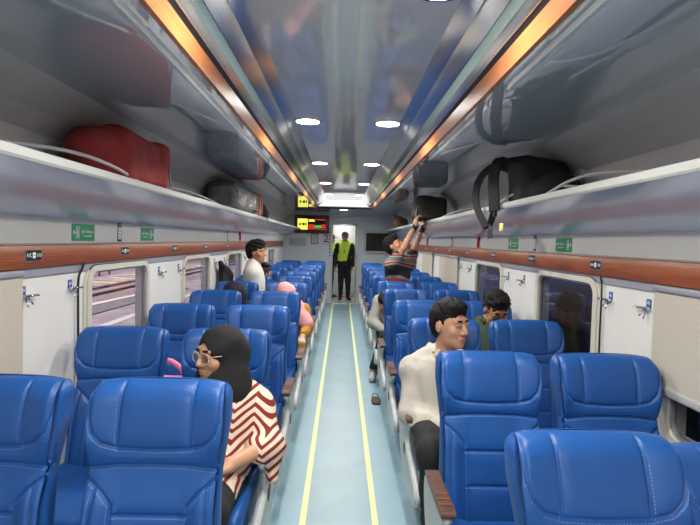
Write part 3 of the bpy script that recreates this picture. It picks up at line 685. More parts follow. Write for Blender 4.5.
def isosurface(name, prims, vox, mats, wr=None, keep=None):
    sol = [p for p in prims if p.op == '+']
    lo = np.min([p.box()[0] for p in sol], 0) - 4 * vox - .01; hi = np.max([p.box()[1] for p in sol], 0) + 4 * vox + .01
    n = np.ceil((hi - lo) / vox).astype(int) + 1
    ax = [lo[i] + vox * np.arange(n[i]) for i in range(3)]; D = np.full(n, 1.0, np.float32)
    for p in prims:
        if p.op == 'cut':
            d = ((ax[0] - p.p[0]) * p.n[0])[:, None, None] + ((ax[1] - p.p[1]) * p.n[1])[None, :, None] + ((ax[2] - p.p[2]) * p.n[2])[None, None, :]
            D = np.maximum(D, d.astype(np.float32)); continue
        b0, b1 = p.box(); m = p.k + 3 * vox
        i0 = np.clip(np.floor((b0 - m - lo) / vox).astype(int), 0, n - 1); i1 = np.clip(np.ceil((b1 + m - lo) / vox).astype(int) + 1, 1, n)
        sl = tuple(slice(a, b) for a, b in zip(i0, i1)); G = np.stack(np.meshgrid(*[ax[i][sl[i]] for i in range(3)], indexing='ij'), -1)
        d = p.d(G); a = D[sl]
        if p.op == '+': h = np.clip(.5 + .5 * (a - d) / p.k, 0, 1); D[sl] = a * (1 - h) + d * h - p.k * h * (1 - h)
        else: h = np.clip(.5 - .5 * (a + d) / p.k, 0, 1); D[sl] = a * (1 - h) - d * h + p.k * h * (1 - h)
    if wr:
        near = np.abs(D) < .05; I = np.argwhere(near); D[near] += wrinkle(lo + I * vox, *wr).astype(np.float32)
    ins = D < 0; cn = [(i, j, k) for i in (0, 1) for j in (0, 1) for k in (0, 1)]
    cut = lambda A, c: A[c[0]:n[0] - 1 + c[0], c[1]:n[1] - 1 + c[1], c[2]:n[2] - 1 + c[2]]
    cnt = sum(cut(ins, c).astype(np.int8) for c in cn); act = (cnt > 0) & (cnt < 8); I = np.argwhere(act)
    V = np.stack([D[I[:, 0] + c[0], I[:, 1] + c[1], I[:, 2] + c[2]] for c in cn], 1)
    acc = np.zeros((len(I), 3)); num = np.zeros(len(I))
    for p in range(8):
        for q in range(p + 1, 8):
            dd = np.abs(np.array(cn[p]) - np.array(cn[q]))
            if dd.sum() != 1: continue
            x = (V[:, p] < 0) != (V[:, q] < 0); t = V[x, p] / (V[x, p] - V[x, q]); acc[x] += np.array(cn[p]) + t[:, None] * (np.array(cn[q]) - np.array(cn[p])); num[x] += 1
    vs = lo + vox * (I + acc / num[:, None]); ix = np.full(act.shape, -1, np.int64); ix[act] = np.arange(len(I)); Q = []
    for a in range(3):
        s0 = [slice(None)] * 3; s1 = [slice(None)] * 3; s0[a] = slice(0, -1); s1[a] = slice(1, None)
        x = np.argwhere(ins[tuple(s0)] != ins[tuple(s1)]); b, c = (a + 1) % 3, (a + 2) % 3
        x = x[(x[:, b] > 0) & (x[:, c] > 0) & (x[:, b] < n[b] - 1) & (x[:, c] < n[c] - 1)]
        o = np.zeros(3, int); g = lambda db, dc: ix[tuple((x - (np.eye(3, dtype=int)[b] * db + np.eye(3, dtype=int)[c] * dc)).T)]
        q = np.stack([g(0, 0), g(1, 0), g(1, 1), g(0, 1)], 1); fl = ins[tuple(x.T)]; q[~fl] = q[~fl][:, ::-1]; Q.append(q)
    Q = np.concatenate(Q)
    me = bpy.data.meshes.new(name); me.vertices.add(len(vs)); me.vertices.foreach_set('co', vs.astype(np.float32).ravel())
    me.loops.add(Q.size); me.loops.foreach_set('vertex_index', Q.astype(np.int32).ravel()); me.polygons.add(len(Q))
    me.polygons.foreach_set('loop_start', np.arange(0, Q.size, 4, dtype=np.int32)); me.polygons.foreach_set('loop_total', np.full(len(Q), 4, np.int32))
    for m in (mats if isinstance(mats, (list, tuple)) else [mats]): me.materials.append(m)
    me.polygons.foreach_set('use_smooth', np.ones(len(Q), bool)); me.update(calc_edges=True); me.validate(); me['n'] = len(Q)
    if keep is not None:
        me.polygons.foreach_set('material_index', keep(vs[Q].mean(1)).astype(np.int32)); me.update()
    del me['n']; return me
def put(name, me, t, loc0):
    """parent a mesh built in world space to a thing standing at loc0"""
    me.transform(Matrix.Translation(-Vector(loc0))); return meshobj(name, me, t)

class Person:
    def __init__(s, J, face, up=(0, 0, 1), hs=1.0, girth=1.0):
        s.J = {k: np.asarray(v, float) for k, v in J.items()}; J = s.J; s.g = girth; s.hs = hs
        s.HF = frame(face, up); s.hc = J['head']
        side = unit(J['SR'] - J['SL']); upv = unit(J['N'] - J['P']); s.TF = np.stack([side, unit(np.cross(upv, side)), unit(np.cross(side, np.cross(upv, side)))]); s.TF[2] = unit(np.cross(s.TF[0], s.TF[1])) ; s.up = upv
        if s.TF[2].dot(upv) < 0: s.TF[2] *= -1
    def L(s, x, y, z): return s.hc + (np.array([x, y, z]) * s.hs) @ s.HF
    def torso(s):
        J, g, F = s.J, s.g, s.TF; C = J['P'] * .38 + J['N'] * .62; A = J['P'] * .7 + J['N'] * .3
        w = np.linalg.norm(J['SR'] - J['SL']) / 2
        return [E(J['P'] + .01 * s.up, (w * .92 * g, .115 * g, .115), F, .05), E(A, (w * .80 * g, .105 * g, .16), F, .05), E(C, (w * .92 * g, .112 * g, .17), F, .05),
                K(J['SL'], J['SR'], .056, .056, .05), K(J['N'] + .03 * s.up, J['SL'], .045, .05, .04), K(J['N'] + .03 * s.up, J['SR'], .045, .05, .04)]
    def neck(s): return [K(s.J['N'] - .02 * s.up, s.L(0, -.015, -.05), .052, .050, .03)]
    def arm(s, sd, upto=1.0):
        J = s.J; a, e, w = J['S' + sd], J['E' + sd], J['W' + sd]
        if upto < .5: return [K(a, a + (e - a) * upto * 2, .050 * s.g, .045 * s.g, .03)]
        return [K(a, e, .050 * s.g, .040 * s.g, .03), K(e, e + (w - e) * (upto * 2 - 1), .040, .028 + .012 * (2 - 2 * upto), .02)]
    def leg(s, sd):
        J = s.J; return [K(J['H' + sd], J['K' + sd], .082 * s.g, .058, .04), K(J['K' + sd], J['A' + sd], .056, .038, .03)]
    def foot(s, sd): J = s.J; return [K(J['A' + sd] - np.array([0, 0, .03]), J['T' + sd], .036, .028, .02)]
    def hand(s, sd, k=1.0):
        J = s.J; w = J['W' + sd]; d = unit(J.get('D' + sd, w - J['E' + sd])); nrm = J.get('N' + sd, np.array([0, 0, -1.0])); F = frame(d, -unit(nrm)); out = []
        p = lambda x, y, z: w + (np.array([x, y, z]) * k) @ F        # x across, y along, z to the back of the hand
        out.append(B(p(0, .05, 0), (.040 * k, .048 * k, .014 * k), .012 * k, F, .012)); out.append(K(w, p(0, .03, 0), .026, .024 * k, .02))
        th = 1 if sd == 'L' else -1
        for i, (x, l) in enumerate(((-.030, .066), (-.010, .076), (.010, .072), (.029, .056))):
            x *= -th; a = p(x, .092, 0); b = p(x * 1.05, .092 + l * .45, -.012); c = p(x * 1.05, .092 + l * .7, -.034); e = p(x, .092 + l * .72, -.056)
            out += [K(a, b, .0088 * k, .0082 * k, .006), K(b, c, .0082 * k, .0078 * k, .004), K(c, e, .0078 * k, .007 * k, .004)]
        out += [K(p(th * .030, .02, -.004), p(th * .056, .052, -.014), .013 * k, .011 * k, .012), K(p(th * .056, .052, -.014), p(th * .054, .085, -.028), .0105 * k, .009 * k, .006)]
        return out
    def head(s):
        L, h, F = s.L, s.hs, s.HF; e = lambda c, r, k=.02, op='+': E(L(*c), np.array(r) * h, F, k * h, op); c = lambda a, b, ra, rb, k, op='+': K(L(*a), L(*b), ra * h, rb * h, k * h, op)
        P = [e((0, -.018, .035), (.073, .092, .082)), e((0, .022, -.025), (.062, .066, .085), .03), e((0, .035, -.078), (.050, .050, .038), .025), e((0, .068, -.102), (.022, .018, .015), .02)]
        for x in (-1, 1): P += [e((x * .040, .058, -.030), (.023, .020, .022), .025), e((x * .076, -.012, -.008), (.009, .019, .031), .008)]
        P += [c((-.040, .073, .026), (.040, .073, .026), .013, .013, .018)]
        for x in (-1, 1): P += [e((x * .031, .094, .002), (.019, .016, .013), .012, '-')]
        P += [c((0, .083, .012), (0, .105, -.030), .009, .0125, .012), c((-.012, .094, -.037), (.012, .094, -.037), .0085, .0085, .008)]
        for x in (-1, 1): P += [e((x * .031, .076, .002), (.0155, .0125, .0125), .004)]
        P += [e((0, .089, -.064), (.024, .0095, .0055), .006), e((0, .088, -.075), (.020, .010, .0065), .006), e((0, .099, -.0695), (.022, .008, .0014), .003, '-')]
        return P
    def body(s, t, loc, vox, skin, arms='LR', hands='LR', legs='LR', scale=1.0):
        P = s.torso() + s.neck()
        for a in arms: P += s.arm(a)
        for a in legs: P += s.leg(a) + s.foot(a)
        P += s.head()
        for a in hands: P += s.hand(a, scale)
        def pick(c):
            q = ((c - s.hc) @ s.HF.T) / s.hs
            return ((np.abs(q[:, 2] + .0695) < .0115) & (np.abs(q[:, 0]) < .024 - 1.0 * np.abs(q[:, 2] + .0695)) & (q[:, 1] > .075)).astype(int)
        return put('body', isosurface('body', P, vox, [skin, M['lips']], keep=pick), t, loc)
    def eyes(s, t, loc, gaze=(0, 1, 0)):
        for x in (-1, 1):
            b = MB(); b.sphere((0, 0, 0), .0122 * s.hs, 16); me = b.mesh('eye', [M['eyew'], M['iris']]); g = Vector(gaze).normalized()
            for p in me.polygons: p.material_index = 1 if p.center.normalized().dot(g) > .80 else 0
            me.transform(Matrix([list(r) for r in s.HF]).transposed().to_4x4()); me.transform(Matrix.Translation(Vector(s.L(x * .031, .0770, .0015)))); put('eye', me, t, loc)
            lid = K(s.L(x * .047, .080, .006), s.L(x * .031, .0925, .0105), .0052 * s.hs, None, .004), K(s.L(x * .031, .0925, .0105), s.L(x * .015, .083, .006), .0052 * s.hs, None, .004)
            put('eyelid', isosurface('eyelid', list(lid), .0016, M['skin_d']), t, loc)
    def brows(s, t, loc, m=None):
        P = []
        for x in (-1, 1): P += [K(s.L(x * .017, .0905, .0265), s.L(x * .036, .0865, .0285), .0050 * s.hs, .0050 * s.hs, .003), K(s.L(x * .036, .0865, .0285), s.L(x * .051, .072, .0225), .0048 * s.hs, .002, .003)]
        put('eyebrows', isosurface('eyebrows', P, .0022, m or M['hair']), t, loc)
    def hair(s, t, loc, vox=.004, top=.018, side=.006, front=.050, low=-.03, seed=3, fringe=0.0, amp=.006):
        h = s.hs; Pm = [E(s.L(0, -.022, .040), np.array((.075 + side, .092 + side, .082 + top * .6)) * h, s.HF, .02), E(s.L(0, .012, .085), np.array((.060, .072, .040 + top)) * h, s.HF, .03),
              E(s.L(0, -.055, -.01), np.array((.064 + side, .050 + side, .075)) * h, s.HF, .02)]
        Pm += [E(s.L(.0, .052, .098), np.array((.056, .040, .024 + fringe)) * h, s.HF, .02)]
        # free the face, the ears and the nape
        Pm += [E(s.L(0, .112, -.030), np.array((.086, .080, .104 - fringe)) * h, s.HF, .008, '-'), E(s.L(.085, .012, -.035), np.array((.028, .040, .052)) * h, s.HF, .008, '-'), E(s.L(-.085, .012, -.035), np.array((.028, .040, .052)) * h, s.HF, .008, '-')]
        for x in (-1, 1): Pm += [E(s.L(x * .078, .060, .0), np.array((.034, .045, .050)) * h, s.HF, .008, '-')]
        Pm += [H(s.L(0, -.06, low - .045), -s.HF[2] + .45 * s.HF[1])]
        put('hair', isosurface('hair', Pm, vox, M['hair'], (amp, 150, seed)), t, loc)
    def glasses(s, t, loc, m):
        g = empty('glasses', (0, 0, 0), parent=t); r = MB(); ln = MB()
        W = lambda p: Vector(s.L(*p)) - Vector(loc)
        for x in (-1, 1):
            q = rrect(x * .034, -.004, .050, .044, .015, 5); r.tube([W((a, .098 - .12 * abs(a) ** 1.2, b)) for a, b in q], .0022, 6, True)
            l = MB(); l.add([W((a * .99, .098 - .12 * abs(a) ** 1.2, b)) for a, b in q] + [W((a * .99, .0965 - .12 * abs(a) ** 1.2, b)) for a, b in q], [tuple(range(len(q))), tuple(range(len(q), 2 * len(q)))[::-1]] + [(i, (i + 1) % len(q), len(q) + (i + 1) % len(q), len(q) + i) for i in range(len(q))]); l.build('lens', M['lens'], g)
            r.tube([W((x * .060, .090, .006)), W((x * .074, .05, .006)), W((x * .080, -.005, .008)), W((x * .078, -.025, -.006))], .002, 6)
        r.tube([W((-.010, .097, .002)), W((0, .103, .005)), W((.010, .097, .002))], .002, 6); r.build('glasses_frame', m, g)

def person(loc, label, group=None): return empty('person', loc, label, 'person', group)
def cloth(nm, t, loc, prims, vox, m, wr): return put(nm, isosurface(nm, prims, vox, m, wr), t, loc)
g_ = lambda ps, g: [p.grow(g) for p in ps]
A_ = np.array
# ------------------------------------------------------------------ the people
def collar(t, loc, p, m, r=.066, vox=.004):
    N, F = p.J['N'], p.TF; n = N + .050 * p.up
    P = [K(n + .058 * (math.cos(a) * F[0] + math.sin(a) * F[1]) + .012 * math.sin(a) * -p.up, n + .058 * (math.cos(b) * F[0] + math.sin(b) * F[1]) + .012 * math.sin(b) * -p.up, .013, .013, .004) for a, b in ((R(100 + 20 * i), R(120 + 20 * i)) for i in range(17))]
    for sx in (-1, 1):
        a = n + .066 * F[1] + sx * .012 * F[0]; P += [K(a, a + sx * .045 * F[0] - .050 * p.up + .030 * F[1], .010, .010, .012), K(n + .05 * F[1] + sx * .045 * F[0], a + sx * .050 * F[0] - .025 * p.up + .01 * F[1], .011, .010, .012)]
    put('collar', isosurface('collar', P, vox, m), t, loc)
def hijab(t, loc, p, m, vox=.005, drape=.12, wr=(.006, 26, 4), extra=()):
    L, h, F = p.L, p.hs, p.HF; N = p.J['N']
    P = [E(L(0, -.020, .024), A_((.094, .116, .106)) * h, F, .03), E(L(0, -.055, -.03), A_((.092, .090, .10)) * h, F, .04), E(L(0, .015, -.100), A_((.074, .078, .055)) * h, F, .04),
         K(L(0, -.01, -.09), N, .085 * h, .105, .05), E(N + .055 * p.TF[1] - .05 * p.up, (drape, .085, drape), p.TF, .05), E(N - .03 * p.TF[1] - .04 * p.up, (drape * 1.05, .09, .10), p.TF, .05)] + list(extra)
    P += [E(L(0, .126, -.022), A_((.058, .100, .086)) * h, F, .008, '-')]
    cloth('hijab', t, loc, P, vox, m, wr)
def trousers(t, loc, p, vox, m, extra=()):
    P = [E(p.J['P'], (.155, .12, .11), p.TF, .05)]
    for s in 'LR': P += g_(p.leg(s), .014)
    P += [H(p.J['A' + 'L'] * .5 + p.J['AR'] * .5 + A_([0, 0, .02]), (0, 0, -1))]
    cloth('trousers', t, loc, P + list(extra), vox, m, (.004, 30, 9))
def shoes(t, loc, p, m, vox=.006):
    for s in 'LR':
        a, b = p.J['A' + s], p.J['T' + s]; d = unit(b - a)
        put('shoe', isosurface('shoe', [K(a + A_([0, 0, -.03]) - .01 * d, b, .043, .035, .03), K(a + A_([0, 0, .0]), a + A_([0, 0, -.03]), .042, .045, .02), H((0, 0, .002), (0, 0, -1))], vox, m), t, loc)

# woman in the black headscarf, second row by the aisle
loc = (-.59, 2.36, 0)
t = person(loc, 'seated woman in black headscarf, clear glasses and red and cream patterned tunic')
w = Person({'P': (-.585, 2.29, .535), 'N': (-.55, 2.455, .815), 'SL': (-.395, 2.40, .735), 'SR': (-.715, 2.44, .735), 'EL': (-.322, 2.28, .605), 'WL': (-.450, 2.06, .605), 'ER': (-.80, 2.30, .60), 'WR': (-.66, 2.08, .58),
            'HL': (-.50, 2.27, .485), 'KL': (-.49, 1.87, .50), 'AL': (-.49, 1.84, .10), 'TL': (-.49, 1.72, .035), 'HR': (-.67, 2.27, .52), 'KR': (-.68, 1.87, .53), 'AR': (-.68, 1.84, .10), 'TR': (-.68, 1.72, .035),
            'DL': (-.75, -.62, -.12), 'NL': (.1, .1, -1), 'head': (-.575, 2.385, .984)}, (-.66, -.75, -.02), hs=1.03)
w.body(t, loc, .005, M['skin']); w.eyes(t, loc, (-.82, -.57, 0)); w.brows(t, loc); w.glasses(t, loc, M['glframe'])
hijab(t, loc, w, M['hijab'], .0045, .13, (.008, 24, 4), [E((-.60, 2.31, .715), (.085, .085, .13), None, .05), K((-.53, 2.40, .86), (-.47, 2.40, .775), .085, .07, .05)])
J = w.J
cloth('tunic', t, loc, g_(w.torso(), .022) + [K(J['SL'], J['EL'], .070, .064, .04), K(J['EL'], J['EL'] * .75 + J['WL'] * .25, .066, .062, .03), K(J['EL'] + A_([.0, -.01, -.02]), (-.297, 2.235, .475), .055, .028, .04), K(J['SR'], J['ER'], .070, .07, .04), K(J['ER'], J['ER'] * .5 + J['WR'] * .5, .07, .07, .03),
       K(J['HL'] + A_([.0, 0, .02]), J['HL'] * .35 + J['KL'] * .65, .096, .082, .05), K(J['HR'], J['HR'] * .35 + J['KR'] * .65, .115, .10, .05), H((-.59, 2.00, .5), (0, -1, -.10)), H((0, 2.3, .455), (0, .10, -1))], .005, M['chevron'], (.005, 28, 2))
trousers(t, loc, w, .007, M['trouser']); shoes(t, loc, w, M['shoeb'])

# man in the white shirt, third row by the aisle
loc = (.60, 2.85, 0)
t = person(loc, 'seated young man with short black hair in a white long-sleeved collared shirt')
w = Person({'P': (.58, 2.83, .535), 'N': (.560, 2.935, .868), 'SR': (.405, 2.92, .795), 'SL': (.735, 2.96, .805), 'ER': (.375, 2.83, .585), 'WR': (.53, 2.60, .575), 'EL': (.83, 2.85, .60), 'WL': (.68, 2.60, .575),
            'HR': (.475, 2.82, .52), 'KR': (.435, 2.42, .52), 'AR': (.45, 2.44, .10), 'TR': (.44, 2.31, .035), 'HL': (.69, 2.82, .52), 'KL': (.72, 2.42, .53), 'AL': (.72, 2.44, .10), 'TL': (.72, 2.31, .035),
            'DR': (.8, -.6, -.1), 'NR': (0, .1, -1), 'head': (.590, 2.86, 1.068)}, (.63, -.78, .0), hs=1.06)
w.body(t, loc, .005, M['skin']); w.eyes(t, loc, (.78, -.62, -.02)); w.brows(t, loc)
w.hair(t, loc, .0035, .016, .005, seed=3, fringe=.0, amp=.005)
J = w.J
cloth('shirt', t, loc, g_(w.torso(), .020) + [K(J['SR'], J['ER'], .064, .062, .03), K(J['ER'], J['WR'] * .93 + J['ER'] * .07, .060, .044, .03), K(J['SL'], J['EL'], .064, .062, .03), K(J['EL'], J['WL'] * .93 + J['EL'] * .07, .060, .044, .03),
       K(J['HR'] + A_([0, .02, .02]), J['HR'] * .72 + J['KR'] * .28, .10, .085, .05), K(J['HL'] + A_([0, .02, .02]), J['HL'] * .72 + J['KL'] * .28, .10, .085, .05), E(J['N'] + .09 * w.up, (.058, .062, .06), w.TF, .01, '-'), K(J['N'] + .05 * w.up + .07 * w.TF[1], J['N'] - .06 * w.up + .14 * w.TF[1], .030, .012, .01, '-')], .0045, M['shirt'], (.0065, 38, 6))
cuff = unit(J['WR'] - J['ER']); cloth('cuff', t, loc, [K(J['WR'] - .055 * cuff, J['WR'] - .008 * cuff, .047, .045, .01)], .004, M['shirt'], (.001, 60, 1))
collar(t, loc, w, M['shirt'])
b = MB()
for i in range(4):
    q = J['N'] * (1 - (.12 + i * .17)) + J['P'] * (.12 + i * .17) + w.TF[1] * (.128 if i else .10); b.sphere(tuple(q - A_(loc)), .0055, 8)
b.build('shirt_buttons', M['lip'], t)
trousers(t, loc, w, .006, M['trouser']); shoes(t, loc, w, M['shoeb'])

# man in the green shirt, fourth row by the window
loc = (1.11, 3.85, 0)
t = person(loc, 'seated man with glasses in dark green shirt, head bowed behind an empty window seat')
w = Person({'P': (1.11, 3.80, .535), 'N': (1.11, 3.95, .895), 'SR': (.95, 3.93, .825), 'SL': (1.265, 3.93, .825), 'ER': (.915, 3.80, .60), 'WR': (1.03, 3.58, .58), 'EL': (1.30, 3.80, .60), 'WL': (1.19, 3.58, .58),
            'HR': (1.02, 3.78, .52), 'KR': (1.0, 3.40, .52), 'AR': (1.0, 3.42, .10), 'TR': (1.0, 3.33, .035), 'HL': (1.2, 3.78, .52), 'KL': (1.22, 3.40, .52), 'AL': (1.22, 3.42, .10), 'TL': (1.22, 3.33, .035),
            'head': (1.135, 3.82, 1.035)}, (.12, -.86, -.50), hs=1.03)
w.body(t, loc, .006, M['skin_d']); w.eyes(t, loc, (.1, -.7, -.6)); w.brows(t, loc); w.glasses(t, loc, M['black'])
w.hair(t, loc, .004, .024, .010, seed=8, fringe=.012, amp=.009)
J = w.J
cloth('shirt', t, loc, g_(w.torso(), .020) + [K(J['SR'], J['ER'], .064, .066, .03), K(J['SL'], J['EL'], .064, .066, .03), E(J['N'] + .09 * w.up, (.058, .062, .06), w.TF, .01, '-')], .006, M['olive'], (.005, 26, 6))
collar(t, loc, w, M['olive']); trousers(t, loc, w, .009, M['trouser']); shoes(t, loc, w, M['shoeb'], .009)

# boy standing behind the fifth row
loc = (-.97, 5.74, 0)
t = person(loc, 'standing boy in white t-shirt with thick black hair, seen in profile facing the aisle')
w = Person({'P': (-.97, 5.71, .78), 'N': (-1.0, 5.80, 1.205), 'SR': (-1.0, 5.66, 1.13), 'SL': (-1.0, 5.97, 1.13), 'ER': (-1.0, 5.66, .90), 'WR': (-.92, 5.68, .70), 'EL': (-1.0, 6.0, .90), 'WL': (-.92, 5.97, .72),
            'HR': (-.90, 5.67, .76), 'KR': (-.86, 5.665, .42), 'AR': (-.86, 5.665, .09), 'TR': (-.76, 5.66, .035), 'HL': (-1.03, 5.70, .76), 'KL': (-1.04, 5.68, .42), 'AL': (-1.06, 5.68, .09), 'TL': (-.96, 5.68, .035),
            'DR': (.1, 0, -1), 'NR': (0, 1, 0), 'DL': (.1, 0, -1), 'NL': (0, -1, 0), 'head': (-.965, 5.80, 1.362)}, (.97, -.22, -.02), hs=.98, girth=.92)
w.body(t, loc, .006, M['skin_d']); w.eyes(t, loc, (.97, -.1, -.1)); w.brows(t, loc)
w.hair(t, loc, .004, .024, .014, seed=5, fringe=.018, amp=.009)
J = w.J
cloth('t_shirt', t, loc, g_(w.torso(), .020) + [K(J['SR'], J['SR'] * .2 + J['ER'] * .8, .066, .074, .03), K(J['SL'], J['SL'] * .2 + J['EL'] * .8, .066, .074, .03), K(J['P'], J['P'] - A_([0, 0, .06]), .125, .13, .05), E(J['N'] + .09 * w.up, (.062, .066, .06), w.TF, .01, '-')], .0055, M['tee'], (.006, 24, 3))
trousers(t, loc, w, .008, M['navy']); shoes(t, loc, w, M['shoe'], .008)

def seated(loc, label, head, face, J2, skin, vox=.007, hs=1.0, girth=.95):
    x, y, _ = loc; t = person(loc, label)
    J = {'P': (x, y - .24, .535), 'N': (x, y - .12, .84), 'SR': (x - .155, y - .14, .775), 'SL': (x + .155, y - .14, .775), 'ER': (x - .20, y - .25, .59), 'WR': (x - .08, y - .46, .575), 'EL': (x + .20, y - .25, .59), 'WL': (x + .08, y - .46, .575),
         'HR': (x - .09, y - .26, .52), 'KR': (x - .10, y - .66, .52), 'AR': (x - .10, y - .66, .10), 'TR': (x - .10, y - .77, .035), 'HL': (x + .09, y - .26, .52), 'KL': (x + .10, y - .66, .52), 'AL': (x + .10, y - .66, .10), 'TL': (x + .10, y - .77, .035), 'head': head}
    J.update(J2); return t, Person(J, face, hs=hs, girth=girth)
# dark headscarf by the fifth-row window
loc = (-1.115, 5.5, 0)
t, w = seated(loc, 'seated person in a dark navy headscarf, mostly hidden in a left window seat', (-1.12, 5.27, .945), (-.85, -.50, -.15), {}, M['skin'])
w.body(t, loc, .008, M['skin']); w.eyes(t, loc, (-.9, -.4, 0)); hijab(t, loc, w, M['navy'], .007)
cloth('top', t, loc, g_(w.torso(), .02) + g_(w.arm('L'), .02) + g_(w.arm('R'), .02), .009, M['navy'], (.004, 26, 3)); trousers(t, loc, w, .010, M['trouser']); shoes(t, loc, w, M['shoeb'], .010)
# pink headscarf by the fifth-row aisle
loc = (-.59, 5.5, 0)
t, w = seated(loc, 'seated person in pink headscarf and mustard sleeve, leaning out over the aisle armrest', (-.585, 5.22, .950), (-.25, -.80, -.50),
              {'N': (-.54, 5.32, .83), 'SL': (-.405, 5.28, .79), 'SR': (-.70, 5.34, .78), 'EL': (-.345, 5.20, .645), 'WL': (-.385, 5.02, .56)}, M['skin'])
w.body(t, loc, .007, M['skin']); w.eyes(t, loc, (-.2, -.8, -.5))
hijab(t, loc, w, M['pink'], .006, .145, (.006, 22, 4), [K((-.48, 5.26, .83), (-.352, 5.19, .675), .095, .068, .05)])
cloth('top', t, loc, g_(w.torso(), .02) + [K(w.J['SL'], w.J['EL'], .066, .060, .03), K(w.J['EL'], w.J['EL'] * .35 + w.J['WL'] * .65, .058, .050, .03)] + g_(w.arm('R'), .02), .008, M['mustard'], (.004, 26, 3)); trousers(t, loc, w, .010, M['trouser']); shoes(t, loc, w, M['shoeb'], .010)
# cap, farther back by the window
loc = (-1.115, 7.43, 0)
t, w = seated(loc, 'seated person in a black cap, visible beside the standing boy', (-1.075, 7.22, 1.055), (.25, -.95, -.1), {'N': (-1.10, 7.28, .91), 'SR': (-1.27, 7.27, .84), 'SL': (-.95, 7.27, .84)}, M['skin_d'])
w.body(t, loc, .008, M['skin_d']); w.eyes(t, loc, (.2, -.97, 0)); w.hair(t, loc, .006, .004, .006)
cloth('cap', t, loc, [E(w.L(0, -.015, .052), (.086, .106, .078), w.HF, .02), B(w.L(0, .115, .052), (.065, .06, .008), .008, w.HF, .02), H(w.L(0, 0, .042), -w.HF[2])], .006, M['navy'], (.001, 40, 2))
cloth('jacket', t, loc, g_(w.torso(), .022) + g_(w.arm('L'), .02) + g_(w.arm('R'), .02), .009, M['navy'], (.004, 26, 3)); trousers(t, loc, w, .010, M['trouser']); shoes(t, loc, w, M['shoeb'], .010)
# grey shirt, leaning out of the sixth row on the right
loc = (.60, 6.04, 0)
t, w = seated(loc, 'seated person in grey long-sleeved shirt leaning forward, elbow out over the right aisle', (.475, 5.66, .85), (-.05, -.72, -.68),
              {'N': (.53, 5.80, .86), 'SR': (.425, 5.80, .835), 'SL': (.70, 5.80, .80), 'ER': (.350, 5.74, .615), 'WR': (.46, 5.50, .57), 'AR': (.36, 5.66, .10), 'KR': (.46, 5.46, .50), 'TR': (.335, 5.52, .035)}, M['skin_d'])
w.body(t, loc, .008, M['skin_d']); w.eyes(t, loc, (0, -.7, -.7)); w.hair(t, loc, .005, .02, .008)
cloth('shirt', t, loc, g_(w.torso(), .022) + [K(w.J['SR'], w.J['ER'], .078, .068, .03), K(w.J['ER'], w.J['WR'], .064, .045, .03)] + g_(w.arm('L'), .022), .007, M['greyc'], (.005, 26, 3)); trousers(t, loc, w, .009, M['trouser']); shoes(t, loc, w, M['shoe'], .007)

# man reaching up to the right rack
loc = (.70, 6.24, 0)
t = person(loc, 'standing man in dark red and grey shirt reaching both arms to the rack')
w = Person({'P': (.69, 6.25, .90), 'N': (.64, 6.27, 1.31), 'SR': (.575, 6.13, 1.235), 'SL': (.815, 6.36, 1.25), 'ER': (.70, 6.08, 1.44), 'WR': (.845, 6.20, 1.70), 'EL': (.875, 6.36, 1.46), 'WL': (.965, 6.36, 1.685),
            'HR': (.63, 6.22, .88), 'KR': (.63, 6.23, .47), 'AR': (.63, 6.24, .09), 'TR': (.68, 6.19, .035), 'HL': (.77, 6.26, .88), 'KL': (.76, 6.25, .47), 'AL': (.76, 6.25, .09), 'TL': (.82, 6.20, .035),
            'DR': (.15, .1, .98), 'NR': (.9, .3, -.1), 'DL': (.15, .1, .98), 'NL': (.9, .3, -.1), 'head': (.605, 6.24, 1.465)}, (.80, -.30, .50), hs=1.02)
w.body(t, loc, .0055, M['skin_d']); w.eyes(t, loc, (.8, -.3, .5)); w.brows(t, loc); w.hair(t, loc, .0045, .016, .008, seed=2, fringe=.006)
J = w.J
cloth('shirt', t, loc, g_(w.torso(), .024) + [K(J['SR'], J['SR'] * .45 + J['ER'] * .55, .070, .072, .03), K(J['SL'], J['SL'] * .45 + J['EL'] * .55, .070, .072, .03), K(J['P'], J['P'] - A_([0, 0, .08]), .14, .145, .05), E(J['N'] + .09 * w.up, (.062, .066, .06), w.TF, .01, '-')], .0055, M['panelshirt'], (.006, 24, 3))
for s in 'RL': cloth('wristband', t, loc, [K(J['W' + s] - .03 * unit(J['W' + s] - J['E' + s]), J['W' + s] + .02 * unit(J['W' + s] - J['E' + s]), .037, .036, .005)], .004, M['black'], (.001, 40, 1))
trousers(t, loc, w, .008, M['trouser']); shoes(t, loc, w, M['shoeb'], .008)

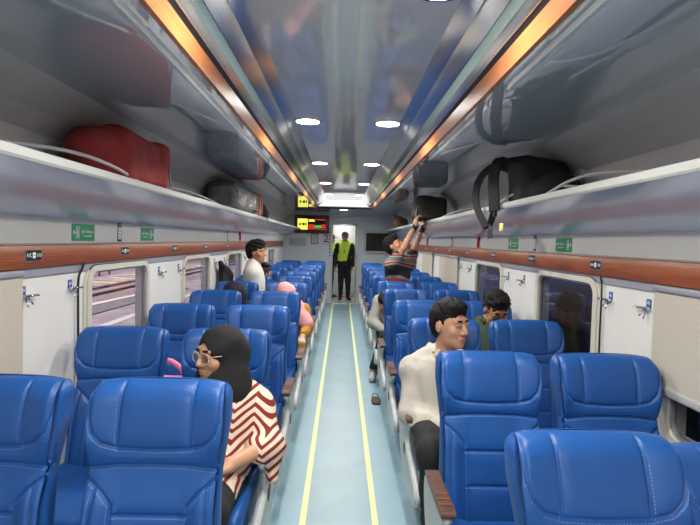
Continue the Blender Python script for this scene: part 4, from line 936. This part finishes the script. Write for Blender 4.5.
# the two officers in the vestibule
def officer(loc, label, f, hz, armR, x2=0):
    x, y, _ = loc; t = person(loc, label); f = unit(f); r = np.cross(f, (0, 0, 1)); c = A_([x, y, 0.0]); q = lambda a, b, z: c + r * a + f * b + A_([0, 0, z])
    J = {'P': q(0, 0, .92), 'N': q(0, -.01, 1.43), 'SR': q(.175, 0, 1.37), 'SL': q(-.175, 0, 1.37), 'ER': q(.24, -.02, 1.10), 'EL': q(-.23, -.02, 1.10), 'WL': q(-.20, .08, .88), 'WR': q(.24, .06, .86), 'HR': q(.08, 0, .90), 'HL': q(-.09, 0, .90), 'KR': q(.08, .01, .49), 'KL': q(-.10, .01, .49), 'AR': q(.08, -.01, .09), 'AL': q(-.11, -.01, .09), 'TR': q(.11, .13, .035), 'TL': q(-.15, .12, .035), 'head': q(.0, .02, hz), 'DR': (0, 0, -1), 'DL': (0, 0, -1), 'NR': -r, 'NL': r}
    w = Person(J, f, hs=1.0); w.body(t, loc, .007, M['skin_d']); w.eyes(t, loc, tuple(f)); w.brows(t, loc); w.hair(t, loc, .006, .004, .006)
    cap = put('cap', isosurface('cap', [E(w.L(0, -.015, .060), (.088, .108, .075), w.HF, .02), B(w.L(0, .115, .052), (.068, .05, .008), .008, w.HF, .02), H(w.L(0, 0, .042), -w.HF[2])], .006, M['navy']), t, loc)
    J = w.J
    cloth('jacket', t, loc, g_(w.torso(), .022) + g_(w.arm('L'), .022) + g_(w.arm('R'), .022) + [H(J['P'] - A_([0, 0, .07]), (0, 0, -1))], .007, M['trouser'], (.004, 26, 3))
    trousers(t, loc, w, .008, M['trouser']); shoes(t, loc, w, M['shoeb'], .008)
    cloth('safety_vest', t, loc, g_(w.torso(), .034) + [H(q(0, 0, .99), (0, 0, -1)), K(q(.0, .16, 1.38), q(.02, .16, 1.0), .035, .03, .02, '-'), K(q(.20, .1, 1.44), q(.20, .1, 1.0), .055, .065, .02, '-'), K(q(-.20, .1, 1.44), q(-.16, .14, 1.0), .06, .11, .02, '-')], .006, M['vest'], (.004, 26, 3))
    b = MB()
    for z in (1.10, 1.22): b.tube([tuple(q(.13 * math.cos(R(a)) * 1.25, .148 * math.sin(R(a)), z) - A_(loc)) for a in range(15, 166, 15)], .014, 6)
    return t
officer((.055, 13.15, 0), 'standing officer in black uniform, cap and bright yellow-green vest in the far doorway', (.05, -1, 0), 1.595, 0)
officer((-.325, 13.62, 0), 'second officer in yellow-green vest, half hidden behind the partition edge', (.95, -.3, 0), 1.53, 0)

# ------------------------------------------------------------------ luggage and small things
def ribbon(b, pts, wdir, w, th):
    pts = curve_pts(pts, 3); wd = Vector(wdir).normalized(); vs = []; fs = []; n = len(pts)
    for i, p in enumerate(pts):
        tn = (pts[min(i + 1, n - 1)] - pts[max(i - 1, 0)]).normalized(); ww = (wd - tn * wd.dot(tn)).normalized(); nn = tn.cross(ww)
        for a, c in ((-1, -1), (1, -1), (1, 1), (-1, 1)): vs.append(p + ww * a * w / 2 + nn * c * th / 2)
    for i in range(n - 1):
        for k in range(4): fs.append((i * 4 + k, i * 4 + (k + 1) % 4, i * 4 + 4 + (k + 1) % 4, i * 4 + 4 + k))
    fs += [(0, 1, 2, 3), tuple(4 * (n - 1) + k for k in (3, 2, 1, 0))]; b.add(vs, fs, False); return b
loc = (-1.19, 2.78, 1.772)
t = empty('duffel_bag', loc, 'large dark red duffel bag lying on the left luggage rack', 'bag')
cloth('body', t, loc, [B((-1.18, 2.76, 1.90), (.150, .27, .132), .05, None, .03), E((-1.19, 2.55, 1.90), (.135, .22, .120), None, .06), B((-1.14, 2.98, 1.905), (.12, .06, .130), .035, None, .03), H((0, 0, 1.773), (0, 0, -1))], .006, M['redbag'], (.011, 17, 4))
b = MB(); ribbon(b, [Vector(p) - Vector(loc) for p in ((-1.30, 2.80, 2.02), (-1.20, 2.86, 2.042), (-1.07, 2.95, 2.0), (-1.012, 2.99, 1.92), (-1.008, 3.01, 1.80))], (0, 1, 0), .022, .004); b.build('zip', M['black'], t)
b = MB(); ribbon(b, [Vector(p) - Vector(loc) for p in ((-1.26, 2.60, 2.02), (-1.18, 2.68, 2.075), (-1.10, 2.76, 2.02))], (1, 1, 0), .03, .005); b.build('handle', M['redbag'], t)
loc = (-1.19, 5.55, 1.772)
t = empty('suitcase', loc, 'grey suitcase wrapped in shiny plastic film on the left rack', 'suitcase')
cloth('body', t, loc, [B((-1.165, 5.50, 1.910), (.150, .56, .137), .07, None, .03), H((0, 0, 1.773), (0, 0, -1))], .007, M['wrap'], (.007, 26, 7))
b = MB(); b.tube([(.157, .3, .05), (.185, .3, .05), (.185, .52, .05), (.157, .52, .05)], .009, 8); b.build('handle', M['black'], t)
loc = (-1.17, 6.36, 1.772)
t = empty('suitcase', loc, 'pale bag with an orange strap beside the wrapped suitcase', 'bag')
cloth('body', t, loc, [B((-1.16, 6.36, 1.912), (.145, .17, .139), .05, None, .03), H((0, 0, 1.773), (0, 0, -1))], .006, M['lightbag'], (.004, 22, 5))
b = MB(); b.ring([(x - loc[0], z - loc[2]) for x, z in rrect(-1.16, 1.912, .306, .292, .06)], [(x - loc[0], z - loc[2]) for x, z in rrect(-1.16, 1.912, .284, .270, .055)], -.15, -.02, 'y'); b.build('strap', M['orange'], t)
b = MB(); b.ring([(x - loc[0], z - loc[2]) for x, z in rrect(-1.16, 1.912, .310, .296, .06)], [(x - loc[0], z - loc[2]) for x, z in rrect(-1.16, 1.912, .284, .270, .055)], -.012, .03, 'y'); b.build('strap', M['black'], t)
loc = (-1.18, 6.80, 1.772)
t = empty('backpack', loc, 'small dark bag behind the orange-strapped bag on the left rack', 'bag')
cloth('body', t, loc, [B((-1.18, 6.78, 1.88), (.14, .20, .105), .07, None, .04), E((-1.10, 6.9, 1.84), (.10, .16, .07), None, .05), H((0, 0, 1.773), (0, 0, -1))], .007, M['blackbag'], (.009, 20, 2))
b = MB(); ribbon(b, [(.13, -.05, .17), (.175, -.02, .10), (.188, .0, .02), (.19, .02, -.07)], (0, 1, 0), .022, .005); b.build('strap', M['black'], t)
# black backpack with hanging straps
loc = (1.18, 3.40, 1.772)
t = empty('backpack', loc, 'black backpack on the right rack with shoulder straps hanging over the edge', 'backpack')
cloth('body', t, loc, [B((1.20, 3.27, 1.895), (.150, .15, .135), .06, None, .05), E((1.22, 3.08, 1.85), (.13, .22, .095), None, .07), E((1.18, 3.30, 1.96), (.14, .18, .11), None, .05), K((1.14, 3.36, 2.025), (1.03, 3.52, 2.055), .070, .040, .05), H((0, 0, 1.773), (0, 0, -1))], .006, M['blackbag'], (.007, 18, 3))
b = MB(); P_ = lambda *q: [Vector(p) - Vector(loc) for p in q]
ribbon(b, P_((1.08, 3.54, 2.07), (.99, 3.60, 2.05), (.935, 3.70, 1.97), (.930, 3.75, 1.84), (.940, 3.68, 1.74), (.95, 3.56, 1.66), (.955, 3.50, 1.63)), (.75, -.66, 0), .048, .016); b.build('shoulder_strap', M['blackbag'], t)
b = MB(); ribbon(b, P_((1.04, 3.42, 2.08), (.98, 3.42, 2.06), (.955, 3.40, 1.94), (.955, 3.36, 1.82), (.955, 3.34, 1.73)), (.75, -.66, 0), .070, .018); b.build('shoulder_strap', M['blackbag'], t)
b = MB(); ribbon(b, P_((.97, 3.50, 1.645), (.972, 3.485, 1.60), (.972, 3.475, 1.555)), (.75, -.66, 0), .034, .008); b.build('strap_end', M['black'], t)
b = MB(); ribbon(b, P_((.968, 3.36, 1.74), (.968, 3.40, 1.68), (.972, 3.47, 1.645)), (.75, -.66, 0), .024, .006); ribbon(b, P_((.968, 3.42, 1.75), (.975, 3.49, 1.70), (.972, 3.52, 1.65)), (.75, -.66, 0), .022, .006); b.build('webbing', M['black'], t)
MB().rbox(.97 - loc[0] - .012, .97 - loc[0] + .008, 3.35 - loc[1], 3.39 - loc[1], 1.695 - loc[2], 1.745 - loc[2], .005).build('buckle', M['black'], t)
b = MB(); b.rbox(.975 - .002, .975 + .002, 3.215, 3.285, 1.60, 1.65, .0015, 1); b.build('paper_tag', M['tag_yellow'], label='small yellow paper tag below the black backpack on the right rack', cat='tag')
# bag in the reaching man's hands, and the brown bag farther along
loc = (1.10, 6.45, 1.785)
t = empty('travel_bag', loc, 'large charcoal bag on the right rack held by the reaching man', 'bag')
cloth('body', t, loc, [B((1.05, 6.46, 1.930), (.19, .23, .143), .07, None, .04), E((.98, 6.40, 1.98), (.13, .2, .105), None, .06), H((0, 0, 1.787), (0, 0, -1))], .006, M['darkbag'], (.009, 17, 5))
b = MB(); ribbon(b, P_((.90, 6.26, 1.98), (.855, 6.235, 1.90), (.862, 6.235, 1.78), (.875, 6.24, 1.66), (.89, 6.24, 1.56)), (0, 1, 0), .028, .006); b.build('strap', M['metal'], t)
b = MB(); ribbon(b, P_((.93, 6.40, 1.95), (.96, 6.385, 1.86), (.985, 6.385, 1.76), (1.0, 6.38, 1.66), (1.03, 6.38, 1.55)), (0, 1, 0), .028, .006); b.build('strap', M['metal'], t)
loc = (1.10, 10.1, 1.775)
t = empty('handbag', loc, 'small brown bag on the right rack beyond the charcoal bag', 'bag')
cloth('body', t, loc, [B((1.10, 10.1, 1.865), (.12, .34, .09), .07, None, .04), E((1.06, 9.9, 1.90), (.09, .17, .09), None, .05), H((0, 0, 1.776), (0, 0, -1))], .008, M['brownbag'], (.010, 22, 2))
b = MB(); b.tube(curve_pts([(-.08, -.2, .17), (-.1, -.1, .26), (-.1, .05, .26), (-.08, .14, .17)]), .012, 6); b.build('handle', M['brownbag'], t)
# loose cables looping in the racks
def cable(pts, lab): MB().tube(curve_pts(pts), .008, 8).build('rack_cable', M['cable'], label=lab, cat='cable')
cable([(-1.37, 1.55, 1.79), (-1.28, 1.85, 1.84), (-1.14, 2.15, 1.86), (-1.06, 2.38, 1.83), (-1.04, 2.62, 1.784)], 'grey cable looping down to the left rack edge before the red bag')
cable([(-1.36, 3.2, 1.79), (-1.2, 3.6, 1.86), (-1.1, 4.1, 1.83), (-1.07, 4.6, 1.782)], 'grey cable lying between the red bag and wrapped suitcase')
cable([(1.36, 2.0, 1.79), (1.24, 2.25, 1.855), (1.12, 2.52, 1.865), (1.06, 2.8, 1.784)], 'grey cable arching over the right rack nearer than the backpack')
cable([(1.33, 2.55, 1.79), (1.16, 2.95, 1.87), (1.05, 3.3, 1.84), (1.04, 3.62, 1.782)], 'grey cable in front of the black backpack on the rack')
cable([(1.35, 4.3, 1.79), (1.18, 4.8, 1.86), (1.06, 5.4, 1.81), (1.06, 5.8, 1.782)], 'grey cable on the right rack between backpack and charcoal bag')
# black jacket hanging from a wall hook, pink bag, yellow bag, sandal
loc = (-1.32, 5.8, .7)
t = empty('jacket', loc, 'black jacket hanging from a wall hook on the left, behind the headscarf wearer', 'jacket')
cloth('body', t, loc, [K((-1.335, 5.69, 1.235), (-1.32, 5.86, 1.10), .030, .075, .05), E((-1.315, 5.86, 1.0), (.055, .17, .20), None, .05), E((-1.32, 5.80, .80), (.055, .15, .22), None, .06), K((-1.31, 5.97, 1.08), (-1.305, 5.95, .75), .05, .045, .04), H((-1.372, 0, 0), (-1, 0, 0))], .007, M['blackbag'], (.008, 20, 3))
b = MB(); b.tube(curve_pts([(-.015, -.12, .54), (-.02, -.14, .57), (-.02, -.11, .555)]), .005, 6); b.build('hanging_loop', M['black'], t)
loc = (-1.06, 3.16, .445)
t = empty('tote_bag', loc, 'bright pink bag on the left window seat behind the woman in black headscarf', 'bag')
cloth('body', t, loc, [B((-1.06, 3.16, .55), (.12, .10, .10), .04, None, .03), H((0, 0, .452), (0, 0, -1))], .006, M['pinkbag'], (.004, 22, 5))
b = MB(); b.tube(curve_pts([(-.10, 0, .18), (-.08, -.0, .29), (.0, -.0, .325), (.08, -.0, .27), (.12, 0, .20), (.10, .0, .15)]), .017, 8); b.build('handle', M['pinkbag'], t)
loc = (-.40, 4.90, .45)
t = empty('handbag', loc, 'small mustard and white bag on the lap of the pink-scarfed passenger', 'bag')
cloth('body', t, loc, [B((-.395, 4.90, .515), (.055, .07, .06), .03, None, .02)], .006, M['lightbag'], (.004, 30, 5))
cloth('flap', t, loc, [B((-.395, 4.875, .525), (.057, .05, .035), .02, None, .02)], .006, M['mustard'], (.003, 30, 5))
loc = (.335, 4.86, 0)
t = empty('sandal', loc, 'brown strappy sandal lying on the floor at the right edge of the aisle', 'sandal')
o = smooth_poly([(-.035, -.11), (.035, -.11), (.043, -.03), (.032, .05), (.032, .11), (-.032, .11), (-.030, .05), (-.043, -.03)], 2)
MB().prism(o, .001, .018, 'z').build('sole', M['sandal'], t)
b = MB(); ribbon(b, [(-.042, -.03, .015), (-.03, -.035, .05), (.03, -.035, .05), (.042, -.03, .015)], (0, 1, 0), .035, .004); b.build('strap', M['sandal'], t)
b = MB(); ribbon(b, [(-.034, .06, .015), (-.026, .065, .055), (.026, .065, .055), (.034, .06, .015)], (0, 1, 0), .022, .004); b.build('strap', M['sandal'], t)
# ------------------------------------------------------------------ outside
GZ = -1.1
MB().box(-60, -1.6, -30, 120, GZ - .1, GZ).build('ground', M['ground'], kind='structure')
MB().box(1.6, 40, -30, 80, GZ - .1, GZ).build('ground.001', M['ground_d'], kind='structure')
def track(x, nm):
    b = MB(); b.prism([(x - 1.7, GZ), (x + 1.7, GZ), (x + 1.2, GZ + .08), (x - 1.2, GZ + .08)], -20, 110, 'y'); b.build('ground', M['ballast'], kind='structure')
    for s in (-1, 1):
        MB().box(x + s * .55 - .04, x + s * .55 + .04, -20, 110, GZ + .07, GZ + .19).build('railway_rail', M['rust'], label='rusty steel rail of the %s track outside, %s one' % (nm, 'nearer' if s > 0 else 'farther'), cat='rail', group='rails outside the left windows')
track(-10.6, 'near'); track(-16.6, 'far')
MB().box(-6.9, -6.6, -20, 110, GZ, GZ + .012).build('ground', M['whiteline'], kind='structure')
b = MB(); b.prism([(-9.2, 16.5), (-8.0, 16.5), (-7.6, 26.0), (-8.3, 26.0)], GZ, GZ + .04, 'z'); b.build('ground', M['traingrey'], kind='structure')
MB().prism([(-9.5, 15.5), (-9.2, 15.5), (-8.3, 26.0), (-8.6, 26.0)], GZ, GZ + .06, 'z').build('ground', M['whiteline'], kind='structure')
for k in range(22):
    y = 20 + k * 1.5
    MB().box(-13.7, -12.1, y, y + .8, GZ, GZ + .05).build('platform_block', M['amber'] if k % 2 else M['concrete'], label='pale block of the striped platform edge outside the left windows', cat='platform block', group='striped platform edge outside')
t = empty('track_barrier', (-15.0, 32.4, GZ), 'dark tubular barrier beside the tracks outside the left window', 'barrier')
q = MB()
for y in (-1.4, 0, 1.4): q.tube([(0, y, 0), (0, y, .72)], .05, 8)
for z in (.36, .72): q.tube([(0, -1.4, z), (0, 1.4, z)], .05, 8)
q.build('frame', M['black'], t)
# a dark carriage standing on the next track to the right
t = empty('parked_carriage', (4.6, 5, GZ), 'dark unlit carriage standing outside the right windows', 'train carriage')
MB().rbox(-.02, 2.6, -12, 22, .9, 3.4, .2).build('body', M['traingrey'], t)
q = MB()
for k in range(12): q.prism(rrect(-9 + 2.4 * k, 2.35, 1.3, .8, .1), -.035, -.02, 'x')
q.build('windows', M['screen'], t); MB().box(.3, 2.3, -12, 22, .2, .9).build('underframe', M['black'], t)
l = bpy.data.lights.new('yard_light', 'AREA'); l.shape = 'RECTANGLE'; l.size = 16; l.size_y = 60; l.energy = YARD; l.color = (1, .93, .93)
lo = bpy.data.objects.new('yard_light', l); COL.objects.link(lo); lo.location = (-13, 25, 9)

w = bpy.data.worlds.new('world'); S.world = w; w.use_nodes = True
w.node_tree.nodes['Background'].inputs[0].default_value = (.25, .30, .42, 1); w.node_tree.nodes['Background'].inputs[1].default_value = .06
S.view_settings.view_transform = 'Standard'; S.view_settings.look = 'None'; S.view_settings.gamma = 1; S.view_settings.use_curve_mapping = False
S.view_settings.exposure = EXPO
S.cycles.max_bounces = 10; S.cycles.diffuse_bounces = 5; S.cycles.glossy_bounces = 5; S.cycles.transparent_max_bounces = 8
S.cycles.sample_clamp_indirect = 6
